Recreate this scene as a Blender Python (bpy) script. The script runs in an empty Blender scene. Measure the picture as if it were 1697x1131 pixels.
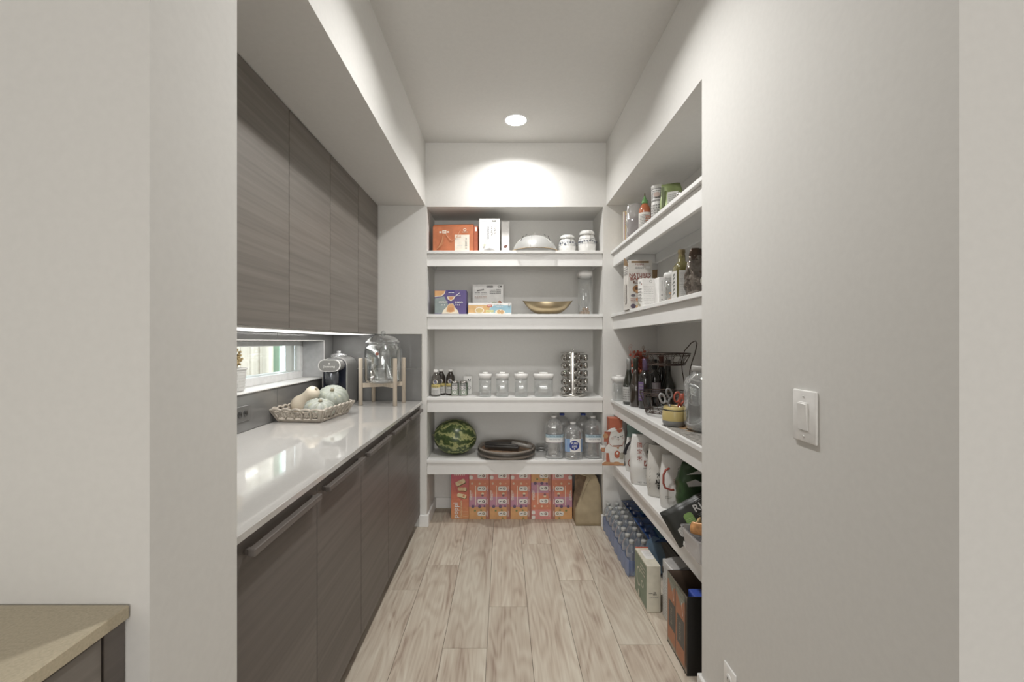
import bpy, bmesh, math, random
from mathutils import Matrix, Vector, noise
random.seed(7)
C = bpy.context.scene.collection
PI = math.pi
# ------------------------------------------------------------ camera, world, lights
F = 720.0; PX0, PY0 = 834.0, 567.0; H0 = 1.318
cam_d = bpy.data.cameras.new('camera'); cam = bpy.data.objects.new('camera', cam_d); C.objects.link(cam)
cam.location = (0, 0, H0); cam.rotation_euler = (PI/2, 0, 0)
cam_d.sensor_width = 36; cam_d.lens = F/1697*36
cam_d.shift_x = (848.5-PX0)/1697; cam_d.shift_y = -(565.5-PY0)/1697
cam_d.clip_start = .02
bpy.context.scene.camera = cam
sc = bpy.context.scene
vs = sc.view_settings; vs.view_transform = 'Standard'; vs.look = 'None'; vs.gamma = 1; vs.use_curve_mapping = False
vs.exposure = 0.33
W = bpy.data.worlds.new('world'); sc.world = W; W.use_nodes = True
W.node_tree.nodes['Background'].inputs[0].default_value = (.82, .91, 1, 1)
W.node_tree.nodes['Background'].inputs[1].default_value = 5.0
def area(name, loc, rot, sx, sy, power, color, shape='RECTANGLE', spread=PI):
    l = bpy.data.lights.new(name, 'AREA'); l.shape = shape; l.size = sx; l.size_y = sy
    l.energy = power; l.color = color; l.spread = spread
    o = bpy.data.objects.new(name, l); o.location = loc; o.rotation_euler = rot; C.objects.link(o); return o
# kitchen behind the camera: added frontal fill in place of windows, plus warm ceiling lamps
area('kitchen_fill_light', (.2, -7.9, 1.4), (PI/2, 0, 0), 4.4, 2.3, 186, (1.0, .99, .97))
area('kitchen_ceiling_light', (.5, -1.3, 2.72), (0, 0, 0), 1.8, 1.8, 13, (1.0, .96, .92))
DL = (.081, 2.782)
area('downlight_lamp', (DL[0], DL[1], 2.733), (0, 0, 0), .13, .13, 7.3, (1.0, .99, .97), 'DISK', 2.5)
area('added_near_fill_lamp', (DL[0], 1.6, 2.733), (0, 0, 0), .13, .13, 11, (1.0, .99, .97), 'DISK', 2.6)  # second downlight out of view, added to brighten the pantry
area('under_cabinet_lamp', (-1.05, 2.05, 1.366), (0, 0, 0), .03, 1.9, 2.6, (1.0, .98, .95))

# ------------------------------------------------------------ helpers
def X(px, Y): return (px-PX0)*Y/F
def Z(py, Y): return H0-(py-PY0)*Y/F
def lin(c): return tuple((v/12.92 if v <= .04045 else ((v+.055)/1.055)**2.4) for v in c)
MC = {}
def hexc(h):
    h = h.lstrip('#'); c = lin(tuple(int(h[i:i+2], 16)/255 for i in (0, 2, 4))); g = .3*c[0]+.6*c[1]+.1*c[2]; return tuple(g+(v-g)*.80 for v in c)
def nm(name):
    m = bpy.data.materials.new(name); m.use_nodes = True
    return m, m.node_tree, m.node_tree.nodes['Principled BSDF']
def col(h, rough=.6, metal=0, vary=.06, scale=30, bump=0, spec=.5, coat=0):
    """plain colour with slight procedural mottling"""
    k = (h, rough, metal, vary, scale, bump, spec, coat)
    if k in MC: return MC[k]
    m, nt, b = nm('paint_'+h.strip('#')); c = hexc(h)
    tc = nt.nodes.new('ShaderNodeTexCoord'); n = nt.nodes.new('ShaderNodeTexNoise'); n.inputs['Scale'].default_value = scale
    r = nt.nodes.new('ShaderNodeValToRGB'); e = r.color_ramp.elements
    e[0].position = .3; e[1].position = .7
    e[0].color = tuple(v*(1-vary) for v in c)+(1,); e[1].color = tuple(min(1, v*(1+vary)) for v in c)+(1,)
    nt.links.new(tc.outputs['Object'], n.inputs['Vector']); nt.links.new(n.outputs['Fac'], r.inputs[0]); nt.links.new(r.outputs[0], b.inputs['Base Color'])
    b.inputs['Roughness'].default_value = rough; b.inputs['Metallic'].default_value = metal
    b.inputs['Specular IOR Level'].default_value = spec; b.inputs['Coat Weight'].default_value = coat
    if bump:
        bp = nt.nodes.new('ShaderNodeBump'); bp.inputs['Strength'].default_value = bump; bp.inputs['Distance'].default_value = .002
        nt.links.new(n.outputs['Fac'], bp.inputs['Height']); nt.links.new(bp.outputs[0], b.inputs['Normal'])
    MC[k] = m; return m
def emit(name, c, s):
    m, nt, b = nm(name); b.inputs['Emission Color'].default_value = c+(1,); b.inputs['Emission Strength'].default_value = s; return m
def thin_glass(name, tint=(.97, .98, .98), gloss=.18, rough=.02, edge=.75, opacity=0, body=(.8, .8, .8)):
    m = bpy.data.materials.new(name); m.use_nodes = True; nt = m.node_tree; nt.nodes.clear()
    o = nt.nodes.new('ShaderNodeOutputMaterial'); t = nt.nodes.new('ShaderNodeBsdfTransparent'); g = nt.nodes.new('ShaderNodeBsdfGlossy')
    lw = nt.nodes.new('ShaderNodeLayerWeight'); lw.inputs[0].default_value = .35
    mr = nt.nodes.new('ShaderNodeMapRange'); mr.inputs['To Min'].default_value = gloss*.35; mr.inputs['To Max'].default_value = edge
    mx = nt.nodes.new('ShaderNodeMixShader'); t.inputs[0].default_value = tint+(1,); g.inputs['Roughness'].default_value = rough
    g.inputs[0].default_value = (.95, .96, .96, 1)
    nt.links.new(lw.outputs['Facing'], mr.inputs['Value']); nt.links.new(mr.outputs[0], mx.inputs[0])
    nt.links.new(t.outputs[0], mx.inputs[1]); nt.links.new(g.outputs[0], mx.inputs[2]); out = mx.outputs[0]
    if opacity:
        d = nt.nodes.new('ShaderNodeBsdfDiffuse'); d.inputs[0].default_value = body+(1,)
        m2 = nt.nodes.new('ShaderNodeMixShader'); m2.inputs[0].default_value = opacity
        nt.links.new(out, m2.inputs[1]); nt.links.new(d.outputs[0], m2.inputs[2]); out = m2.outputs[0]
    nt.links.new(out, o.inputs[0]); return m
def wall_paint(name, h, bump=.08):
    return col(h, .75, 0, .015, 60, bump, .25)
def wood_laminate(name, dark, light, axis='Y', scale=1.0, rough=.5):
    """fine grain running along one axis"""
    m, nt, b = nm(name)
    tc = nt.nodes.new('ShaderNodeTexCoord'); mp = nt.nodes.new('ShaderNodeMapping')
    s = {'X': (1.2, 60, 60), 'Y': (60, 1.2, 60), 'Z': (60, 60, 1.2)}[axis]
    mp.inputs['Scale'].default_value = tuple(v*scale for v in s)
    oi = nt.nodes.new('ShaderNodeObjectInfo'); ad = nt.nodes.new('ShaderNodeVectorMath'); ad.operation = 'ADD'
    sc_ = nt.nodes.new('ShaderNodeVectorMath'); sc_.operation = 'SCALE'; sc_.inputs['Scale'].default_value = 7
    cb = nt.nodes.new('ShaderNodeCombineXYZ')
    for i in range(3): nt.links.new(oi.outputs['Random'], cb.inputs[i])
    nt.links.new(cb.outputs[0], sc_.inputs[0]); nt.links.new(tc.outputs['Object'], ad.inputs[0]); nt.links.new(sc_.outputs[0], ad.inputs[1])
    nt.links.new(ad.outputs[0], mp.inputs['Vector'])
    n = nt.nodes.new('ShaderNodeTexNoise'); n.inputs['Scale'].default_value = 1; n.inputs['Detail'].default_value = 5
    n2 = nt.nodes.new('ShaderNodeTexNoise'); n2.inputs['Scale'].default_value = .22; n2.inputs['Detail'].default_value = 3
    nt.links.new(mp.outputs[0], n.inputs['Vector']); nt.links.new(mp.outputs[0], n2.inputs['Vector'])
    mix = nt.nodes.new('ShaderNodeMath'); mix.operation = 'ADD'
    h1 = nt.nodes.new('ShaderNodeMath'); h1.operation = 'MULTIPLY'; h1.inputs[1].default_value = .55
    h2 = nt.nodes.new('ShaderNodeMath'); h2.operation = 'MULTIPLY'; h2.inputs[1].default_value = .45
    nt.links.new(n.outputs['Fac'], h1.inputs[0]); nt.links.new(n2.outputs['Fac'], h2.inputs[0])
    nt.links.new(h1.outputs[0], mix.inputs[0]); nt.links.new(h2.outputs[0], mix.inputs[1])
    r = nt.nodes.new('ShaderNodeValToRGB'); e = r.color_ramp.elements; e[0].position = .32; e[1].position = .68
    e[0].color = hexc(dark)+(1,); e[1].color = hexc(light)+(1,)
    nt.links.new(mix.outputs[0], r.inputs[0]); nt.links.new(r.outputs[0], b.inputs['Base Color'])
    b.inputs['Roughness'].default_value = rough; b.inputs['Specular IOR Level'].default_value = .35
    bp = nt.nodes.new('ShaderNodeBump'); bp.inputs['Strength'].default_value = .12; bp.inputs['Distance'].default_value = .001
    nt.links.new(mix.outputs[0], bp.inputs['Height']); nt.links.new(bp.outputs[0], b.inputs['Normal'])
    return m

class MB:
    """collects shapes in one bmesh, one mesh object per build"""
    def __init__(s): s.bm = bmesh.new(); s.mats = []; s.T = Matrix.Identity(4)
    def mi(s, m):
        if m not in s.mats: s.mats.append(m)
        return s.mats.index(m)
    def add(s, vs, fs, m, smooth=False):
        i = s.mi(m); V = [s.bm.verts.new(s.T @ Vector(v)) for v in vs]
        for f in fs:
            try: q = s.bm.faces.new([V[k] for k in f])
            except ValueError: continue
            q.material_index = i; q.smooth = smooth
        return s
    def box(s, x0, y0, z0, x1, y1, z1, m, bev=0, seg=1):
        if x0 > x1: x0, x1 = x1, x0
        if y0 > y1: y0, y1 = y1, y0
        if z0 > z1: z0, z1 = z1, z0
        b = bmesh.new(); bmesh.ops.create_cube(b, size=1)
        for v in b.verts: v.co = Vector(((x0+x1)/2+v.co.x*(x1-x0), (y0+y1)/2+v.co.y*(y1-y0), (z0+z1)/2+v.co.z*(z1-z0)))
        if bev:
            bev = min(bev, .45*min(x1-x0, y1-y0, z1-z0))
            bmesh.ops.bevel(b, geom=b.edges[:], offset=bev, segments=seg, affect='EDGES', profile=.5)
        return s.merge(b, m, seg > 1)
    def merge(s, b, m, smooth=False):
        b.verts.ensure_lookup_table(); vs_ = [v.co.copy() for v in b.verts]; b.verts.index_update()
        fs = [[v.index for v in f.verts] for f in b.faces]; b.free()
        return s.add(vs_, fs, m, smooth)
    def lathe(s, prof, m, seg=24, smooth=True, sx=1, sy=1, cx=0, cy=0, mats=None, rnd=None, cap=True):
        vs_, fs, ms = [], [], []
        for (r, z) in prof:
            for k in range(seg):
                a = 2*PI*k/seg; c_, s_ = math.cos(a), math.sin(a)
                if rnd:  # superellipse
                    q = (abs(c_)**rnd+abs(s_)**rnd)**(-1/rnd); c_, s_ = c_*q, s_*q
                vs_.append((cx+r*c_*sx, cy+r*s_*sy, z))
        n = len(prof)
        V = [s.bm.verts.new(s.T @ Vector(v)) for v in vs_]
        def face(ids, mt):
            try: q = s.bm.faces.new([V[i] for i in ids])
            except ValueError: return
            q.material_index = s.mi(mt); q.smooth = smooth
        for i in range(n-1):
            mt = mats[i] if mats else m
            if mt is None: continue
            for k in range(seg):
                k2 = (k+1) % seg; face((i*seg+k, i*seg+k2, (i+1)*seg+k2, (i+1)*seg+k), mt)
        if cap:
            if prof[0][0] > 1e-5: face(tuple(reversed(range(seg))), mats[0] if mats and mats[0] else m)
            if prof[-1][0] > 1e-5: face(tuple((n-1)*seg+k for k in range(seg)), mats[-1] if mats and mats[-1] else m)
        return s
    def tube(s, pts, r, m, seg=6, closed=False, smooth=True):
        pts = [Vector(p) for p in pts]; n = len(pts); rings = []; prev = None
        for i, p in enumerate(pts):
            if closed: t = pts[(i+1) % n]-pts[i-1]
            else: t = pts[min(i+1, n-1)]-pts[max(i-1, 0)]
            if t.length < 1e-9: t = Vector((0, 0, 1))
            t.normalize()
            if prev is None: u = t.orthogonal().normalized()
            else:
                u = prev-t*prev.dot(t)
                u = u.normalized() if u.length > 1e-6 else t.orthogonal().normalized()
            prev = u; w = t.cross(u); rr = r[i] if isinstance(r, (list, tuple)) else r
            rings.append([p+(u*math.cos(2*PI*k/seg)+w*math.sin(2*PI*k/seg))*rr for k in range(seg)])
        vs_ = [v for R in rings for v in R]; fs = []
        for i in range(n if closed else n-1):
            j = (i+1) % n
            for k in range(seg): fs.append((i*seg+k, i*seg+(k+1) % seg, j*seg+(k+1) % seg, j*seg+k))
        if not closed: fs += [tuple(reversed(range(seg))), tuple((n-1)*seg+k for k in range(seg))]
        return s.add(vs_, fs, m, smooth)
    def loft(s, rings, m, smooth=True, cap=True):
        n = len(rings[0]); vs_ = [v for R in rings for v in R]; fs = []
        for i in range(len(rings)-1):
            for k in range(n): fs.append((i*n+k, i*n+(k+1) % n, (i+1)*n+(k+1) % n, (i+1)*n+k))
        if cap: fs += [tuple(reversed(range(n))), tuple((len(rings)-1)*n+k for k in range(n))]
        return s.add(vs_, fs, m, smooth)
    def prism(s, pts, y0, y1, m):
        """outline in x,z extruded along y"""
        n = len(pts); vs_ = [(p[0], y0, p[1]) for p in pts]+[(p[0], y1, p[1]) for p in pts]
        fs = [tuple(range(n)), tuple(reversed(range(n, 2*n)))]+[(i, n+i, n+(i+1) % n, (i+1) % n) for i in range(n)]
        return s.add(vs_, fs, m)
    def sphere(s, c, rx, ry, rz, m, seg=16, rings=10, fn=None):
        vs_, fs = [], []
        for i in range(rings+1):
            t = PI*i/rings
            for k in range(seg):
                a = 2*PI*k/seg; d = Vector((math.sin(t)*math.cos(a), math.sin(t)*math.sin(a), math.cos(t)))
                q = fn(d, a, t) if fn else 1
                vs_.append((c[0]+d.x*rx*q, c[1]+d.y*ry*q, c[2]+d.z*rz*q))
        for i in range(rings):
            for k in range(seg): fs.append((i*seg+k, (i+1)*seg+k, (i+1)*seg+(k+1) % seg, i*seg+(k+1) % seg))
        return s.add(vs_, fs, m, True)
    def build(s, name, parent=None, loc=None):
        bmesh.ops.recalc_face_normals(s.bm, faces=[f for f in s.bm.faces]) if not getattr(s, 'keep', False) else None
        me = bpy.data.meshes.new(name); s.bm.to_mesh(me); s.bm.free()
        for m in s.mats: me.materials.append(m)
        o = bpy.data.objects.new(name, me); C.objects.link(o)
        if parent: o.parent = parent
        if loc: o.location = loc
        return o
def thing(name, label, cat, loc=(0, 0, 0), rz=0, group=None, rx=0, ry=0):
    o = bpy.data.objects.new(name, None); o.empty_display_size = .05; C.objects.link(o)
    o.location = loc; o.rotation_euler = (rx, ry, rz); o['label'] = label; o['category'] = cat
    if group: o['group'] = group
    return o
def tag(o, label, cat, group=None):
    o['label'] = label; o['category'] = cat
    if group: o['group'] = group
    return o
def struct(o): o['kind'] = 'structure'; return o
def copy_tree(o, parent=None):
    c = o.copy(); C.objects.link(c)
    if parent: c.parent = parent
    for ch in list(o.children): copy_tree(ch, c)
    return c
TC = {}
def text_geo(body):
    if body in TC: return TC[body]
    cu = bpy.data.curves.new('t', 'FONT'); cu.body = body; cu.size = 1; cu.align_x = 'CENTER'; cu.align_y = 'CENTER'; cu.resolution_u = 2; cu.offset = .014
    o = bpy.data.objects.new('t', cu); me = bpy.data.meshes.new_from_object(o)
    g = ([tuple(v.co) for v in me.vertices], [tuple(p.vertices) for p in me.polygons])
    bpy.data.meshes.remove(me); bpy.data.objects.remove(o); bpy.data.curves.remove(cu); TC[body] = g; return g
class Print:
    """flat print on a face: fn(u, v, lift) -> local point"""
    def __init__(s, fn): s.fn = fn; s.mb = MB(); s.mb.keep = True; s.k = 1
    def _l(s): s.k += 1; return s.k*.00015
    def poly(s, pts, m):
        l = s._l(); s.mb.add([s.fn(u, v, l) for u, v in pts], [tuple(range(len(pts)))], m); return s
    def rect(s, u0, v0, u1, v1, m): return s.poly([(u0, v0), (u1, v0), (u1, v1), (u0, v1)], m)
    def disc(s, u, v, r, m, ry=None, n=16):
        ry = ry or r; return s.poly([(u+r*math.cos(2*PI*k/n), v+ry*math.sin(2*PI*k/n)) for k in range(n)], m)
    def cdisc(s, u, v, r, m, n=12):
        l = s._l(); vs_ = []; fs = []
        for i in range(n+1):
            a = PI*i/n; x = -r*math.cos(a); y = r*math.sin(a); vs_ += [s.fn(u+x, v-y, l), s.fn(u+x, v+y, l)]
        for i in range(n): fs.append((2*i, 2*i+2, 2*i+3, 2*i+1))
        s.mb.add(vs_, fs, m); return s
    def pill(s, u0, v0, u1, v1, m):
        r = min(u1-u0, v1-v0)*.32; P = []
        for cx, cy, a0 in ((u1-r, v1-r, 0), (u0+r, v1-r, 1), (u0+r, v0+r, 2), (u1-r, v0+r, 3)):
            for k in range(4): a = (a0+k/3)*PI/2; P.append((cx+r*math.cos(a), cy+r*math.sin(a)))
        return s.poly(P, m)
    def line(s, pts, w, m):
        l = s._l()
        for a, b in zip(pts[:-1], pts[1:]):
            d = Vector((b[0]-a[0], b[1]-a[1])); n = Vector((-d.y, d.x)).normalized()*w/2 if d.length > 1e-9 else Vector((w/2, 0))
            s.mb.add([s.fn(a[0]-n.x, a[1]-n.y, l), s.fn(b[0]-n.x, b[1]-n.y, l), s.fn(b[0]+n.x, b[1]+n.y, l), s.fn(a[0]+n.x, a[1]+n.y, l)], [(0, 1, 2, 3)], m)
        return s
    def text(s, body, u, v, h, m, rot=0, sx=1):
        l = s._l(); vs_, fs = text_geo(body); c, sn = math.cos(rot), math.sin(rot)
        if vs_: s.mb.add([s.fn(u+(x*c*sx-y*sn)*h, v+(x*sn*sx+y*c)*h, l) for x, y, _ in vs_], fs, m)
        return s
    def bars(s, u0, v0, u1, v1, n, m, seed=0, w=None):
        """rows of tiny unreadable print"""
        R = random.Random(seed); dv = (v1-v0)/n
        for i in range(n):
            v = v1-dv*(i+.5); u = u0
            while u < u1:
                L = R.uniform(.08, .22)*(u1-u0); e = min(u+L, u1); s.line([(u, v), (e, v)], w or dv*.45, m); u = e+.05*(u1-u0)
        return s
    def build(s, parent, name='print'): return s.mb.build(name, parent)
def front(d): return lambda u, v, l: (u, -d/2-l, v)
def aisle(w): return lambda u, v, l: (-w/2-l, -u, v)      # -x face, u runs towards the viewer (-y)
def topf(h): return lambda u, v, l: (u, v, h+l)
def roundf(r, z0=0): return lambda u, v, l: ((r+l)*math.sin(u/r), -(r+l)*math.cos(u/r), v+z0)
def rrect(pr, u0, v0, u1, v1, m, n=12):
    """curved label wrapped in strips"""
    l = pr._l(); vs_ = []; fs = []
    for i in range(n+1):
        u = u0+(u1-u0)*i/n; vs_ += [pr.fn(u, v0, l), pr.fn(u, v1, l)]
    for i in range(n): fs.append((2*i, 2*i+2, 2*i+3, 2*i+1))
    pr.mb.add(vs_, fs, m, True); return pr

# ------------------------------------------------------------ materials
WALL = wall_paint('wall', '#dddbd6'); WALL2 = wall_paint('ceiling', '#dad8d3'); TRIM = col('#e9e8e5', .42, 0, .01, 20, .02, .4)
GREY = wall_paint('wall_k', '#d3d0ca')
LAM = wood_laminate('laminate_grey_oak_lit', '#6f6861', '#8c847b', 'Y', 1.0, .42)  # same laminate, colour lightened for the stronger light on the upper cabinets
LAM_SHADED = wood_laminate('laminate_grey_oak_shaded', '#5e5752', '#766e68', 'Y', 1.0, .42)  # same laminate, colour darkened for the weaker light on the lower cabinets
QUARTZ = col('#c6c3be', .07, 0, .02, 180, 0, .6, .4)
KQ = col('#c3b596', .2, 0, .08, 240, 0, .4)
BLACK = col('#1b1a19', .4); STEEL = col('#c9c6c0', .22, 1, .03, 20); DGREY = col('#4a4947', .5)
WHITE = col('#e6e4e0', .45); PLW = col('#eceae6', .3); PAPER = col('#dcdad6', .6)
GLASS = thin_glass('clear_glass'); PLASTIC = thin_glass('clear_plastic', (.95, .96, .97), .16, .06, .6, .06, (.8, .82, .84))
JUG = thin_glass('water_jug_plastic', (.93, .95, .96), .22, .04, .7, .10, (.72, .76, .78))
WIN = thin_glass('window_pane_glass', (.96, .98, .97), .08, .0, .3)
WATERBLUE = thin_glass('blue_tinted_bottle', (.74, .79, .92), .28, .08, .6, .45, (.27, .36, .58))
BOT = thin_glass('clear_bottle', (.93, .95, .96), .3, .05, .75, .16, (.62, .66, .68))
def floor_mat():
    m, nt, b = nm('floor_oak_grain'); N = nt.nodes.new; L = nt.links.new
    tc = N('ShaderNodeTexCoord'); oi = N('ShaderNodeObjectInfo')
    cb = N('ShaderNodeCombineXYZ'); L(oi.outputs['Random'], cb.inputs[0]); L(oi.outputs['Random'], cb.inputs[1])
    sc_ = N('ShaderNodeVectorMath'); sc_.operation = 'SCALE'; sc_.inputs['Scale'].default_value = 31; L(cb.outputs[0], sc_.inputs[0])
    ad = N('ShaderNodeVectorMath'); ad.operation = 'ADD'; L(tc.outputs['Object'], ad.inputs[0]); L(sc_.outputs[0], ad.inputs[1])
    mp = N('ShaderNodeMapping'); mp.inputs['Scale'].default_value = (5, .9, 1); L(ad.outputs[0], mp.inputs[0])
    n1 = N('ShaderNodeTexNoise'); n1.inputs['Scale'].default_value = 1.4; n1.inputs['Detail'].default_value = 2; L(mp.outputs[0], n1.inputs['Vector'])
    # cathedral rings: sine of the large noise
    mu = N('ShaderNodeMath'); mu.operation = 'MULTIPLY'; mu.inputs[1].default_value = 70; L(n1.outputs['Fac'], mu.inputs[0])
    si = N('ShaderNodeMath'); si.operation = 'SINE'; L(mu.outputs[0], si.inputs[0])
    mr = N('ShaderNodeMapRange'); mr.inputs['From Min'].default_value = -1; L(si.outputs[0], mr.inputs['Value'])
    mp2 = N('ShaderNodeMapping'); mp2.inputs['Scale'].default_value = (90, 3, 1); L(ad.outputs[0], mp2.inputs[0])
    n2 = N('ShaderNodeTexNoise'); n2.inputs['Scale'].default_value = 1; n2.inputs['Detail'].default_value = 6; L(mp2.outputs[0], n2.inputs['Vector'])
    mp3 = N('ShaderNodeMapping'); mp3.inputs['Scale'].default_value = (9, 1.6, 1); L(ad.outputs[0], mp3.inputs[0])
    n3 = N('ShaderNodeTexNoise'); n3.inputs['Scale'].default_value = 1; n3.inputs['Detail'].default_value = 3; L(mp3.outputs[0], n3.inputs['Vector'])
    def mul(a, v):
        q = N('ShaderNodeMath'); q.operation = 'MULTIPLY'; L(a, q.inputs[0]); q.inputs[1].default_value = v; return q.outputs[0]
    def add(a, c):
        q = N('ShaderNodeMath'); q.operation = 'ADD'; L(a, q.inputs[0]); L(c, q.inputs[1]); return q.outputs[0]
    tot = add(add(mul(mr.outputs[0], .11), mul(n2.outputs['Fac'], .42)), mul(n3.outputs['Fac'], .58))
    r = N('ShaderNodeValToRGB'); e = r.color_ramp.elements
    e[0].position = .36; e[0].color = hexc('#a68f7c')+(1,); e[1].position = .70; e[1].color = hexc('#d5cab6')+(1,)
    q = e.new(.50); q.color = hexc('#c3b29d')+(1,)
    L(tot, r.inputs[0])
    hs = N('ShaderNodeHueSaturation'); mr2 = N('ShaderNodeMapRange'); mr2.inputs['To Min'].default_value = .93; mr2.inputs['To Max'].default_value = 1.07
    L(oi.outputs['Random'], mr2.inputs['Value']); L(mr2.outputs[0], hs.inputs['Value']); L(r.outputs[0], hs.inputs['Color']); L(hs.outputs[0], b.inputs['Base Color'])
    b.inputs['Roughness'].default_value = .5; b.inputs['Specular IOR Level'].default_value = .3
    bp = N('ShaderNodeBump'); bp.inputs['Strength'].default_value = .1; bp.inputs['Distance'].default_value = .001; L(n2.outputs['Fac'], bp.inputs['Height']); L(bp.outputs[0], b.inputs['Normal'])
    return m
FLOORM = floor_mat()

# ------------------------------------------------------------ room shell
XL, XR, YB, YF = -1.22, 1.10, 3.45, 3.10
XRW, XLJ, YK = .735, -.57, .70
ZC, ZS = 2.74, 2.292
b = MB(); b.box(-3.3, -8.2, -.06, 3.3, 3.6, -.004, col('#6d6255', .8)); floor = struct(b.build('floor'))
# planks: shared mesh, each one an object
def plank_mesh(w, l):
    b = MB(); b.box(.0008, .0008, -.004, w-.0008, l-.0008, 0, FLOORM, .0008); o = b.build('plank', floor); me = o.data; bpy.data.objects.remove(o); return me
PMC = {}
def plank(x, y0, y1, w):
    k = (round(w, 4), round(y1-y0, 3))
    if k not in PMC: PMC[k] = plank_mesh(w, y1-y0)
    o = bpy.data.objects.new('plank', PMC[k]); o.parent = floor; o.location = (x, y0, 0); C.objects.link(o)
PWD = .1905; ends = {-3: 2.309, -2: 2.565, -1: 1.868, 0: 2.162, 1: 2.833, 2: 2.402, 3: 1.89, 4: 2.7, 5: 2.1, -4: 2.0, -5: 2.5, -6: 2.9}
for k in range(-6, 6):
    x = -.07+PWD*k; y = ends[k]-1.22*3
    while y < YB:
        a, e = max(y, -.9), min(y+1.22, YB+.03)
        if e > a+.02: plank(x, a, e, PWD)
        y += 1.22
b = MB(); b.box(-3.3, -8.2, ZC, 3.3, 3.6, ZC+.1, WALL2); struct(b.build('ceiling'))
# back wall around the shelf alcove
b = MB()
b.box(-1.4, YF, ZS-.009, 1.2, 3.6, ZC, WALL); b.box(-1.4, YF, 0, -.545, 3.6, ZS-.009, WALL)
b.box(.712, YF, 0, 1.2, 3.6, ZS-.009, WALL); b.box(-.545, YB, 0, .712, 3.6, ZS-.009, WALL)
wall_back = struct(b.build('wall_back'))
# left wall with window hole, jamb towards the kitchen
wy0, wy1, wz0, wz1 = 1.45, 2.934, 1.078, 1.325
b = MB(); xo = -1.40
b.box(xo, YK, 0, XL, wy0, ZC, WALL); b.box(xo, wy1, 0, XL, YF, ZC, WALL)
b.box(xo, wy0, 0, XL, wy1, wz0, WALL); b.box(xo, wy0, wz1, XL, wy1, ZC, WALL)
wall_left = struct(b.build('wall_left'))
b = MB(); b.box(XL, YK, 0, XLJ, .93, ZC, WALL); struct(b.build('wall_left_jamb'))
b = MB(); b.box(-3.3, YK, 0, xo, .93, ZC, GREY); struct(b.build('wall_kitchen_left'))
b = MB(); b.box(XL, .93, ZS, -.556, YF, ZC, WALL); struct(b.build('trim_1'))
# right wall: near block, soffit, alcove back
b = MB(); b.box(XRW, YK, 0, 1.2, 1.608, ZC, WALL); b.box(XR, 1.608, 0, 1.2, YF, ZC, WALL)
b.box(XRW, 1.608, ZS, XR, YF, ZC, WALL); struct(b.build('wall_right'))
b = MB(); b.box(1.2, YK, 0, 3.3, .85, ZC, WALL); struct(b.build('wall_kitchen_right'))
b = MB(); b.box(-3.3, -8.2, 0, -3.2, YK, ZC, GREY); struct(b.build('wall_west'))
b = MB(); b.box(3.2, -8.2, 0, 3.3, YK, ZC, GREY); struct(b.build('wall_east'))
b = MB(); b.box(-3.2, -8.2, 0, 3.2, -8.1, ZC, GREY); struct(b.build('wall_south'))
# baseboards
def baseb(name, x0, y0, x1, y1): 
    b = MB(); b.box(x0, y0, 0, x1, y1, .085, TRIM, .003); struct(b.build(name))
baseb('baseboard_right', XRW-.013, YK-.013, XRW, 1.608); baseb('baseboard_right_end', XRW-.013, 1.608, XR, 1.621)
baseb('baseboard_alcove', XR-.013, 1.621, XR, YF-.013); baseb('baseboard_right_far', .7, YF-.013, XR, YF)
baseb('baseboard_back', -.532, YB-.013, .699, YB); baseb('baseboard_back_left', -.545, YF, -.532, YB)
baseb('baseboard_back_right', .699, YF, .712, YB); baseb('baseboard_pillar', -.60, YF-.013, -.532, YF)
baseb('baseboard_kitchen_right', XRW-.013, YK-.013, 3.2, YK)
# backsplash tiles
def tile_mat():
    m, nt, b_ = nm('backsplash_slate_glaze'); tc = nt.nodes.new('ShaderNodeTexCoord'); n = nt.nodes.new('ShaderNodeTexNoise')
    n.inputs['Scale'].default_value = 5; n.inputs['Detail'].default_value = 6; r = nt.nodes.new('ShaderNodeValToRGB')
    r.color_ramp.elements[0].color = hexc('#646463')+(1,); r.color_ramp.elements[1].color = hexc('#868583')+(1,)
    nt.links.new(tc.outputs['Object'], n.inputs[0]); nt.links.new(n.outputs['Fac'], r.inputs[0]); nt.links.new(r.outputs[0], b_.inputs['Base Color'])
    b_.inputs['Roughness'].default_value = .12; return m
TILE = tile_mat(); GROUT = col('#8a8885', .8)
rows = [(.897, 1.128), (1.13, 1.372)]
b = MB()
def wtile(y0, y1, z0, z1):
    b = MB(); b.box(XL, y0+.0008, z0+.0008, XL+.008, y1-.0008, z1-.0008, TILE, .001); b.build('tile', wall_left)
ys = [.93, 1.13, 1.73, 2.33, 2.93, 3.10]
for z0, z1 in rows:
    for a, e in zip(ys[:-1], ys[1:]):
        lo, hi = max(z0, wz0), min(z1, wz1)
        segs = [(a, e)]
        if hi > lo:   # the window cuts through this row
            for (p, q) in ((a, e),):
                ia, ie = max(p, wy0), min(q, wy1)
                if ie > ia:
                    segs = []
                    if p < wy0: segs.append((p, wy0))
                    if q > wy1: segs.append((wy1, q))
                    if z0 < wz0-.01: wtile(ia, ie, z0, wz0-.004)
                    if z1 > wz1+.01: wtile(ia, ie, wz1+.004, z1)
        for p, q in segs:
            if q-p > .02: wtile(p, q, z0, z1)
for z0, z1 in rows:
    for x0, x1 in ((XL+.008, -.9), (-.9, -.581)):
        b = MB(); b.box(x0+.0008, YF-.008, z0+.0008, x1-.0008, YF, z1-.0008, TILE, .001); b.build('tile', wall_back)
b = MB(); b.box(-.581, YF-.009, .897, -.578, YF, 1.372, STEEL); b.box(XL, YF-.009, 1.372, -.578, YF, 1.375, STEEL); struct(b.build('trim_2'))
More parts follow.
